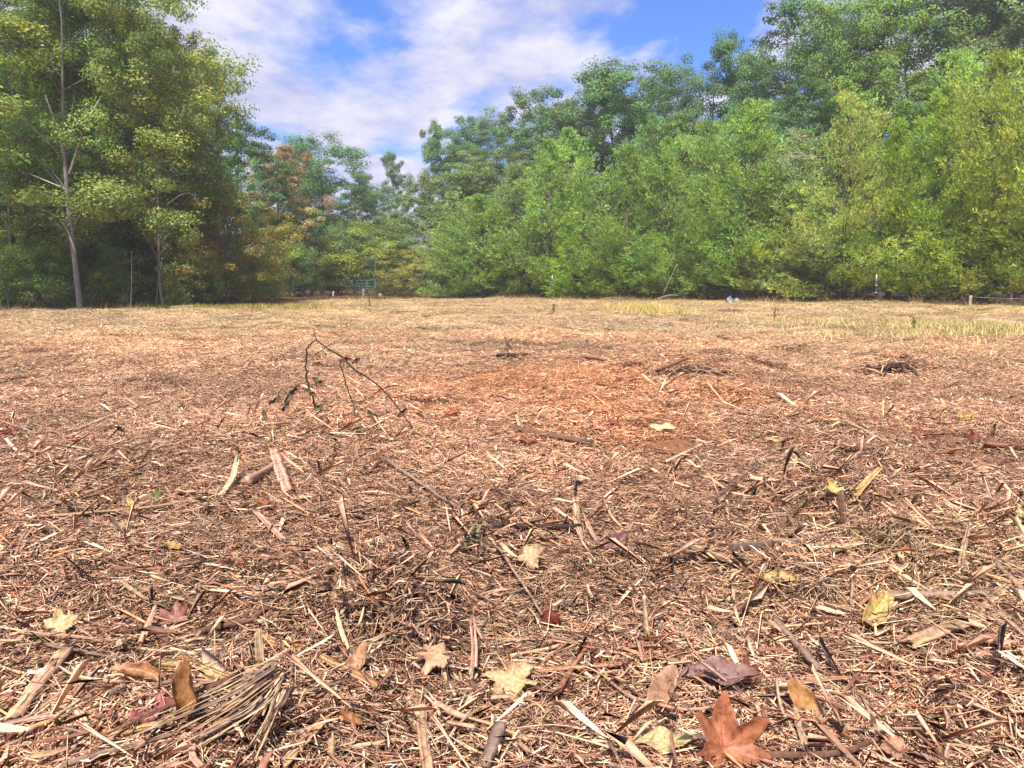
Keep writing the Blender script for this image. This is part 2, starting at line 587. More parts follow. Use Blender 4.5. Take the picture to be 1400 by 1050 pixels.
def instancer(name, pts, scale, coll, zoff, tilt=.0, tint=None, seed=5, zscale=1.0):
    g = np.random.default_rng(seed)
    n_ = len(pts)
    x, y = pts[:, 0], pts[:, 1]
    e = .08 * scale.clip(1, 4)
    z = height(x, y)
    sx = (height(x + e, y) - height(x - e, y)) / (2 * e); sy = (height(x, y + e) - height(x, y - e)) / (2 * e)
    me_ = bpy.data.meshes.new(name)
    me_.vertices.add(n_)
    me_.vertices.foreach_set("co", np.stack([x, y, z + zoff], 1).astype(np.float32).ravel())
    yaw = g.uniform(0, 2 * math.pi, n_)
    # tilt with the slope: Euler XYZ of (rot_x about the world axis, ...) built from the slope in the turned frame
    c, s = np.cos(yaw), np.sin(yaw)
    lx = sx * c + sy * s; ly = -sx * s + sy * c
    rot = np.stack([np.arctan(ly) + tilt * g.normal(size=n_), -np.arctan(lx) + tilt * g.normal(size=n_), yaw], 1)
    a = me_.attributes.new("rot", "FLOAT_VECTOR", "POINT"); a.data.foreach_set("vector", rot.astype(np.float32).ravel())
    sc = scale * g.uniform(.85, 1.2, n_)
    a = me_.attributes.new("scl", "FLOAT_VECTOR", "POINT"); a.data.foreach_set("vector", np.stack([sc, sc, sc * zscale], 1).astype(np.float32).ravel())
    a = me_.attributes.new("idx", "INT", "POINT"); a.data.foreach_set("value", g.integers(0, len(coll.objects), n_).astype(np.int32))
    tn = np.ones((n_, 4), np.float32); tn[:, :3] = tint if tint is not None else 1
    a = me_.attributes.new("tint", "FLOAT_COLOR", "POINT"); a.data.foreach_set("color", tn.ravel())
    ob = link(name, me_)
    ng = bpy.data.node_groups.new(name, "GeometryNodeTree")
    ng.interface.new_socket("Geometry", in_out="INPUT", socket_type="NodeSocketGeometry")
    ng.interface.new_socket("Geometry", in_out="OUTPUT", socket_type="NodeSocketGeometry")
    nn, ll = ng.nodes, ng.links
    gi = nn.new("NodeGroupInput"); go = nn.new("NodeGroupOutput")
    ci = nn.new("GeometryNodeCollectionInfo"); ci.inputs["Collection"].default_value = coll
    ci.inputs["Separate Children"].default_value = True
    ci.inputs["Reset Children"].default_value = True
    ip = nn.new("GeometryNodeInstanceOnPoints"); ip.inputs["Pick Instance"].default_value = True

    def attr(nm, ty):
        q = nn.new("GeometryNodeInputNamedAttribute"); q.data_type = ty; q.inputs[0].default_value = nm
        return q.outputs[0]
    ll.new(gi.outputs[0], ip.inputs["Points"])
    ll.new(ci.outputs[0], ip.inputs["Instance"])
    ll.new(attr("idx", "INT"), ip.inputs["Instance Index"])
    er = nn.new("FunctionNodeEulerToRotation")
    ll.new(attr("rot", "FLOAT_VECTOR"), er.inputs[0])
    ll.new(er.outputs[0], ip.inputs["Rotation"])
    ll.new(attr("scl", "FLOAT_VECTOR"), ip.inputs["Scale"])
    ll.new(ip.outputs[0], go.inputs[0])
    md = ob.modifiers.new("scatter", "NODES"); md.node_group = ng
    return ob


stubble = bpy.data.collections.new("stubble_patches")
PAL_NEAR = (PC, PW)
PC = np.array([lin(230, 206, 158), lin(220, 192, 144), lin(204, 174, 130), lin(190, 152, 116), lin(160, 122, 94)]); PW = np.array([.3, .3, .22, .12, .06])
for p in range(9):
    g = np.random.default_rng(300 + p)
    mb = MB()
    mb.add(*pieces(g, 300, .19, (.03, .12), (.0015, .0036), (.6, 1.0), .20, .2, (.0, .020), .86))
    mb.add(*pieces(g, 90, .19, (.015, .05), (.004, .010), (.2, .6), .25, .2, (.0, .014), .8))
    mb.add(*pieces(g, 26, .18, (.02, .06), (.0015, .003), (.6, 1.0), .8, .3, (.008, .026), .9))
    o = bpy.data.objects.new("stubble_patch.%03d" % p, mb.mesh("stubble_patch"))
    o.data.materials.append(M_LITTER)
    stubble.objects.link(o)
PC, PW = PAL_NEAR

for k_, (nm, coll, spec) in enumerate((("shredded_litter", patches, [(0.7, 4.0, 2.2, 4.2, 52, 1.0), (4.0, 7.5, 4.2, 6.4, 20, 1.15)]),
                                      ("fine_litter", fine_patches, [(2.6, 8.0, 3.4, 7.0, 26, 1.25), (8.0, 14.0, 7.5, 12.5, 12.0, 1.6), (14.0, 26.0, 12.5, 21, 3.0, 1.6)]))):
    pts = scatter_points(spec, 3 + k_)
    pts = pts[(pts[:, 1] < field_edge(pts[:, 0]) + 2.5) & (vnoise(pts[:, 0] / .35, pts[:, 1] / .35, 61) > -.36)]
    pick = np.random.default_rng(40 + k_).uniform(0, 1, len(pts)); f_ = np.clip((pts[:, 1] - 3.0) / 4.0, 0, 1)
    pts = pts[(pick < 1.0 - f_) if k_ == 0 else (pick < f_ * np.clip(1.5 - (pts[:, 1] - 9) / 14, .3, 1))]
    pz = np.clip(1.15 - pts[:, 2] * .13, .55, 1)
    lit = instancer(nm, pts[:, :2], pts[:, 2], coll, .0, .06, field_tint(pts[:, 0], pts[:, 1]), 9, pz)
    tag(lit, ("shredded wood fibres, straw and chips covering the near field", "finer shredded wood and straw covering the middle of the field")[k_], "mulch", kind="stuff")
pts = scatter_points([(8.0, 15.0, 7.5, 13.5, 5.5, 1.6), (15.0, 28.0, 13.5, 24, 7.5, 2.1), (28, 66, 25, 30, 4.2, 2.7)], 4)
d_ = np.random.default_rng(8).uniform(0, 1, len(pts))
keep = (pts[:, 1] < field_edge(pts[:, 0]) + 3) & (d_ < np.clip((pts[:, 1] - 7.5) / 7 + 1.2 * vnoise(pts[:, 0] / 2, pts[:, 1] / 2, 62), 0, 1))
pts = pts[keep]
pz = np.clip(1.1 - pts[:, 2] * .15, .5, 1)
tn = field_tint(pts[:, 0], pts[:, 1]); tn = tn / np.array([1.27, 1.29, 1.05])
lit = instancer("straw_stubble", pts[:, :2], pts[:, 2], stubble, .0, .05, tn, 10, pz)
tag(lit, "pale mown straw covering the far half of the field", "straw", kind="stuff")
# ------------------------------------------------------------------ trees
def leaf_quads(g, P, size, colors, aspect=.62, droop=.35, facing=None):
    """One folded kite per point: V, quads, colours."""
    n_ = len(P)
    a = g.uniform(0, 2 * math.pi, n_); el = g.normal(-droop, .45, n_)
    d = np.stack([np.cos(a) * np.cos(el), np.sin(a) * np.cos(el), np.sin(el)], 1)
    u = g.normal(size=(n_, 3)) * .55; u[:, 2] += 1
    if facing is not None:      # leaves spread towards the light outside their cluster
        u = facing + g.normal(size=(n_, 3)) * .38
        u /= np.linalg.norm(u, axis=1)[:, None] + 1e-9
        d = d - (d * u).sum(1)[:, None] * u; d /= np.linalg.norm(d, axis=1)[:, None] + 1e-9
    w = np.cross(d, u); w /= np.linalg.norm(w, axis=1)[:, None] + 1e-9
    nr = np.cross(w, d)
    s = (size * np.exp(g.normal(0, .25, n_)))[:, None]
    V = np.stack([P - d * s * .5, P + w * s * aspect * .5 + nr * s * .12, P + d * s * .5, P - w * s * aspect * .5 + nr * s * .12], 1).reshape(-1, 3)
    Qd = (np.arange(n_)[:, None] * 4 + np.arange(4)[None])
    return V, Qd, np.repeat(colors, 4, 0)


def oak(seed, h, W, bottom, nlobe, nclus, nleaf, size, tone=(.115, .170, .045), top_flat=.55, r0=None, bark=(.16, .13, .11), yellow=.06, sparse=0.0, lean=0.0, lobe_r=(.30, .46), cr=(.34, .62)):
    """A broadleaf tree whose crown is built of billowing boughs: trunk, a limb to every bough, twigs to every leaf cluster."""
    g = np.random.default_rng(seed)
    r0 = r0 or h * .010
    mb = MB()
    zz = np.linspace(0, h * .9, 12)
    wob = np.cumsum(g.normal(0, h * .008, (12, 2)), 0); wob[0] = 0
    trunk = np.stack([wob[:, 0] + lean * zz, wob[:, 1], zz], 1)
    tube(mb, resample(trunk, 14), r0, r0 * .15, 8, bark, rough=.06, streak=.12, g=g, closed=False)
    P, C, FN = [], [], []
    base = np.array(tone)
    for k in range(nlobe):
        u = (k + g.uniform(.1, .9)) / nlobe
        prof = max(.3, 1 - ((u - .45) / .62) ** 2) ** top_flat
        az = k * 2.4 + g.normal(0, .45)
        lr = W * g.uniform(*lobe_r) * (.75 + .35 * prof)
        rad = max(0, W * prof * g.uniform(.75, 1.15) - lr * .8)
        zc = h * (bottom + (1 - bottom) * u) - lr * .55 * u
        ax = np.array([np.interp(zc, zz, trunk[:, 0]), np.interp(zc, zz, trunk[:, 1]), 0])
        c = np.array([math.cos(az) * rad, math.sin(az) * rad, zc]) + ax
        zb = max(h * bottom * .6, zc - rad * .7 - h * .05)
        b0 = np.array([np.interp(zb, zz, trunk[:, 0]), np.interp(zb, zz, trunk[:, 1]), zb])
        mid = (b0 + c) / 2 + np.array([0, 0, rad * .10]) + g.normal(0, .05 * W, 3)
        lp = resample([b0, mid, c, c + (c - mid) * .35], 8)
        lp[1:-1] += g.normal(0, .035 * W, (6, 3)); lp = resample(lp, 10)
        tube(mb, lp, r0 * .34 * (1 - .6 * u), r0 * .06, 5, bark, rough=.06, streak=.12, g=g, closed=False)
        bt = g.uniform(.78, 1.25) * np.array([g.uniform(.88, 1.16), 1, g.uniform(.8, 1.2)])
        for q in range(nclus):
            if g.uniform() < sparse:
                continue
            d = g.normal(size=3); d[2] = d[2] * .85 + .18; d /= np.linalg.norm(d)
            d[:2] += .35 * np.array([math.cos(az), math.sin(az)]) * (rad > .2 * W)
            cc = c + d * lr * g.uniform(.5, 1.05) * np.array([1, 1, .8])
            if q % 2 == 0:
                tube(mb, resample([lp[-2], (lp[-2] + cc) / 2 + g.normal(0, .06 * lr, 3), cc], 4), r0 * .06, .006, 4, bark, g=g, closed=False)
            rr = h / 15 * g.uniform(*cr)
            m_ = int(nleaf * g.uniform(.6, 1.4))
            u3 = g.normal(size=(m_, 3)); u3 /= np.linalg.norm(u3, axis=1)[:, None]
            P.append(cc + u3 * (g.uniform(0, 1, (m_, 1)) ** .42) * np.array([1, 1, .62]) * rr)
            fo = (cc - c) / (np.linalg.norm(cc - c) + .05)
            FN.append(u3 * .55 + fo * .55 + np.array([0, 0, .42]))
            col = base * bt * g.uniform(.8, 1.22)
            k_ = np.broadcast_to(col, (m_, 3)) * (1 + .18 * g.normal(size=(m_, 1))).clip(.5, 1.6)
            yl = g.uniform(size=m_) < yellow * g.uniform(0, 2.5)
            k_[yl] = np.array([.26, .21, .05]) * g.uniform(.6, 1.2, (yl.sum(), 1))
            C.append(k_)
    P = np.concatenate(P); C = np.concatenate(C)
    P[:, 2] = np.maximum(P[:, 2], .15)
    V, Qd, CC = leaf_quads(g, P, size, C, facing=np.concatenate(FN))
    return mb.mesh("trunk", True), mesh_quads("crown", V, Qd, CC.clip(.004, .6)), float(np.percentile(P[:, 2], 99.7)), float(np.percentile(np.hypot(P[:, 0], P[:, 1]), 93))


def cedar(seed, h, spread, base_clear, nbr, nspray, tone=(.195, .265, .070), open_=.1, up=.45, bushy=1.0, size=.16):
    g = np.random.default_rng(seed)
    mb = MB()
    n_ = 10
    zz = np.linspace(0, h * .97, n_)
    wob = np.cumsum(g.normal(0, h * .006, (n_, 2)), 0); wob[0] = 0
    trunk = np.stack([wob[:, 0], wob[:, 1], zz], 1)
    tube(mb, trunk, h * .016, .012, 8, (.13, .095, .075), rough=.12, streak=.15, g=g, closed=False)
    P, D, C, NF = [], [], [], []
    base = np.array(tone)
    # lobes make the outline uneven
    ph = g.uniform(0, 6, 4)
    nb = max(14, nbr // 6)
    boughs = [((k + g.uniform(0, 1)) / nb, k * 2.4 + g.normal(0, .5), g.uniform(.72, 1.22), g.uniform(.8, 1.25)) for k in range(nb)]
    for k in range(nbr):
        bu, baz, bl, bt = boughs[int(g.integers(0, nb))]
        bu = min(.999, max(0, bu ** 1.15 + g.normal(0, .016)))
        f = base_clear + (1 - base_clear) * bu
        z0 = f * h * .97
        rel = (f - base_clear) / (1 - base_clear)
        az = baz + g.normal(0, .20 + .25 * rel)
        prof = (1 - rel ** 1.9) ** .85 * (.80 + .20 * min(1, rel / .15)) + .06
        lump = 1 + .22 * math.sin(2 * az + ph[0] + 5 * rel) + .16 * math.sin(9 * rel + ph[1] + az)
        L = spread * prof * lump * bl * g.uniform(.72, 1.12)
        e = -.05 + up * g.uniform(.4, 1.3) + .75 * rel ** 1.5
        d = np.array([math.cos(az) * math.cos(e), math.sin(az) * math.cos(e), math.sin(e)])
        p0 = np.array([np.interp(z0, zz, trunk[:, i_]) for i_ in range(3)])
        t = np.linspace(0, 1, 5)
        sag = -.20 * L * np.sin(t * math.pi * .6) * (1 - rel) + .16 * L * t ** 3
        pts_ = p0 + d * L * t[:, None]; pts_[:, 2] += sag
        if k % 2 == 0:
            tube(mb, pts_, .012 + .008 * L, .005, 4, (.13, .10, .08), g=g, closed=False)
        if g.uniform() < open_:
            continue
        m_ = max(4, int(nspray * (.45 + .75 * L / spread)))
        tt = (g.uniform(.12, 1.04, m_)) ** .7
        q = np.stack([np.interp(tt, t, pts_[:, i_]) for i_ in range(3)], 1)
        off = g.normal(size=(m_, 3)) * (.07 + .10 * L * (1.15 - tt))[:, None] * np.array([1, 1, .42]) * bushy
        q = q + off
        dd = d[None] * .7 + off / (np.linalg.norm(off, axis=1)[:, None] + .05) * .5 + np.array([0, 0, .38])[None]
        col = base * bt * g.uniform(.82, 1.2) * np.array([g.uniform(.86, 1.2), 1, g.uniform(.75, 1.25)])
        on = off / (np.linalg.norm(off, axis=1)[:, None] + .02)
        NF.append(on * .9 + d[None] * .45 + np.array([0, 0, .35]))
        P.append(q); D.append(dd); C.append(np.broadcast_to(col, (m_, 3)) * (1 + .16 * g.normal(size=(m_, 1))))
    P = np.concatenate(P); D = np.concatenate(D); C = np.concatenate(C); NF = np.concatenate(NF)
    P = P[(keep_ := P[:, 2] > (.55 if h > 9 else .3) + .25 * np.sin(P[:, 0] * 2.1) * np.sin(P[:, 1] * 1.7))]; D = D[keep_]; C = C[keep_]; NF = NF[keep_]
    # every spray: a feathery fan of narrow slips
    fan = 9
    n_ = len(P)
    D = D / (np.linalg.norm(D, axis=1)[:, None] + 1e-9)
    Pf = np.repeat(P, fan, 0); Df = np.repeat(D, fan, 0) + g.normal(0, .42, (n_ * fan, 3)); Df /= np.linalg.norm(Df, axis=1)[:, None]
    ln = size * g.uniform(.5, 1.35, n_ * fan)[:, None]; wd = size * g.uniform(.07, .15, n_ * fan)[:, None]
    start = Pf + Df * g.uniform(-.06, .16, (n_ * fan, 1))
    u = np.repeat(NF, fan, 0) + g.normal(size=(n_ * fan, 3)) * .35; w = np.cross(Df, u); w /= np.linalg.norm(w, axis=1)[:, None] + 1e-9
    V = np.stack([start, start + Df * ln * .45 + w * wd, start + Df * ln, start + Df * ln * .55 - w * wd], 1).reshape(-1, 3)
    Qd = np.arange(n_ * fan)[:, None] * 4 + np.arange(4)[None]
    CC = np.repeat(np.repeat(C, fan, 0) * (1 + .16 * g.normal(size=(n_ * fan, 1))), 4, 0)
    return mb.mesh("trunk", True), mesh_quads("crown", V, Qd, CC.clip(.004, .5)), float(np.percentile(V[:, 2], 99.8)), float(np.percentile(np.hypot(V[:, 0], V[:, 1]), 95))


# every prototype: trunk mesh, crown mesh, its height, its half width
PROTO = {
    "slim": oak(1, 16, 3.6, .24, 18, 14, 190, .11, r0=.095, lean=-.02, bark=(.16, .14, .125), sparse=.08, lobe_r=(.30, .46), cr=(.42, .75)),
    "slim2": oak(2, 16, 3.6, .22, 18, 14, 190, .11, r0=.085, lean=.01, bark=(.15, .13, .12), sparse=.08, lobe_r=(.30, .46), cr=(.42, .75)),
    "big": oak(3, 17, 4.6, .14, 20, 15, 200, .12, r0=.19, bark=(.075, .06, .055), lobe_r=(.34, .5), cr=(.45, .8)),
    "big2": oak(4, 16, 4.8, .10, 22, 16, 210, .12, r0=.16, bark=(.12, .1, .09), lobe_r=(.36, .52), cr=(.45, .8)),
    "round": oak(5, 15, 4.0, .08, 20, 15, 200, .12, lobe_r=(.38, .54), cr=(.42, .75)),
    "round2": oak(6, 15, 4.2, .10, 20, 15, 190, .12, sparse=.06, lobe_r=(.34, .52), cr=(.42, .75)),
    "tall": oak(7, 18, 3.4, .20, 18, 14, 180, .135, top_flat=.6, lobe_r=(.40, .58), cr=(.38, .66)),
    "sparse": oak(8, 18, 3.2, .25, 17, 12, 105, .14, sparse=.14, top_flat=.7, lobe_r=(.36, .54), cr=(.30, .54)),
    "low": oak(9, 6, 2.6, .08, 15, 13, 130, .085, r0=.07, lobe_r=(.36, .5), cr=(.8, 1.4)),
    "low2": oak(10, 6, 2.8, .06, 15, 12, 120, .085, r0=.06, yellow=.12, lobe_r=(.36, .5), cr=(.8, 1.4), sparse=.05),
    "bush": oak(11, 3, 1.7, .04, 12, 10, 85, .07, r0=.03, cr=(1.2, 2.1)),
    "bush2": oak(12, 3, 1.6, .04, 11, 9, 70, .07, r0=.03, cr=(1.1, 2.0), sparse=.12),
    "cedar": cedar(21, 11, 3.36, .07, 195, 32),
    "cedar2": cedar(22, 11, 3.04, .05, 195, 32, up=.6),
    "cedar3": cedar(23, 11, 3.57, .09, 202, 32, up=.35, bushy=1.2),
    "cedar4": cedar(24, 11, 3.15, .06, 179, 29, open_=.2, up=.7),
    "cedar5": cedar(25, 7, 2.73, .06, 148, 32, up=.5, bushy=1.1),
    "cedar6": cedar(26, 7, 2.52, .10, 132, 32, up=.65, open_=.15),
}
TONE = {  # a tree's own foliage colour relative to the prototype's
    "olive": (1.5, 1.38, 1.25), "green": (1.2, 1.3, 1.35), "dark": (.7, .8, .95), "blue": (.80, 1.04, 1.35), "mauve": (1.1, .62, 2.0), "gold": (1.7, 1.15, 1.1),
    "peach": (2.9, 1.45, 2.6), "lime": (1.45, 1.35, .8), "grey": (1.2, 1.22, 1.75), "bright": (1.25, 1.35, .6), "yellow": (1.75, 1.35, 1.1), "mid": (1.12, 1.28, 1.0), "pale": (1.6, 1.45, 1.2),
}
KIND = {"slim": "broadleaf_tree", "slim2": "broadleaf_tree", "big": "broadleaf_tree", "big2": "broadleaf_tree", "round": "broadleaf_tree", "round2": "broadleaf_tree", "tall": "broadleaf_tree",
        "sparse": "broadleaf_tree", "low": "small_tree", "low2": "small_tree", "bush": "shrub", "bush2": "shrub"}
TREES = {}


def tree(px, d, top, width, proto, tone, label, group, bright=1.0, rz=None):
    if proto in ('cedar5', 'cedar6'):
        d += 2.0
    if group in (GL, GT):
        bright *= 1.15
    tm, cm_, h0, w0 = PROTO[proto]
    x, y, _ = at_depth(px, 386, d)
    zb = float(height(x, y)) - .06
    ztop = at_depth(px, top, d)[2]
    s = (ztop - zb) / h0
    wm = width / F * d / 2 * (1.14 if proto.startswith('cedar') else (1.45 if group in (GR, GB) else 1.22))
    sw = max(.6 * s, min(1.7 * s, wm / w0))
    nm = KIND.get(proto, "cedar_tree")
    root = bpy.data.objects.new(nm, None)
    COL.objects.link(root)
    root.location = (x, y, zb)
    root.rotation_euler = (0, 0, rz if rz is not None else rnd.uniform(0, 6.28))
    root.scale = (sw, sw, s)
    tag(root, label, {"broadleaf_tree": "tree", "small_tree": "tree", "shrub": "shrub", "cedar_tree": "tree"}[nm], group)
    link("trunk", tm, M_BARK, root)
    c = TONE[tone]
    k = bright * 1.12 * rnd.uniform(.92, 1.08)
    link("crown", cm_, M_NEEDLE if proto.startswith("cedar") else M_FOLI, root, color=tuple(v * k for v in c))
    return root


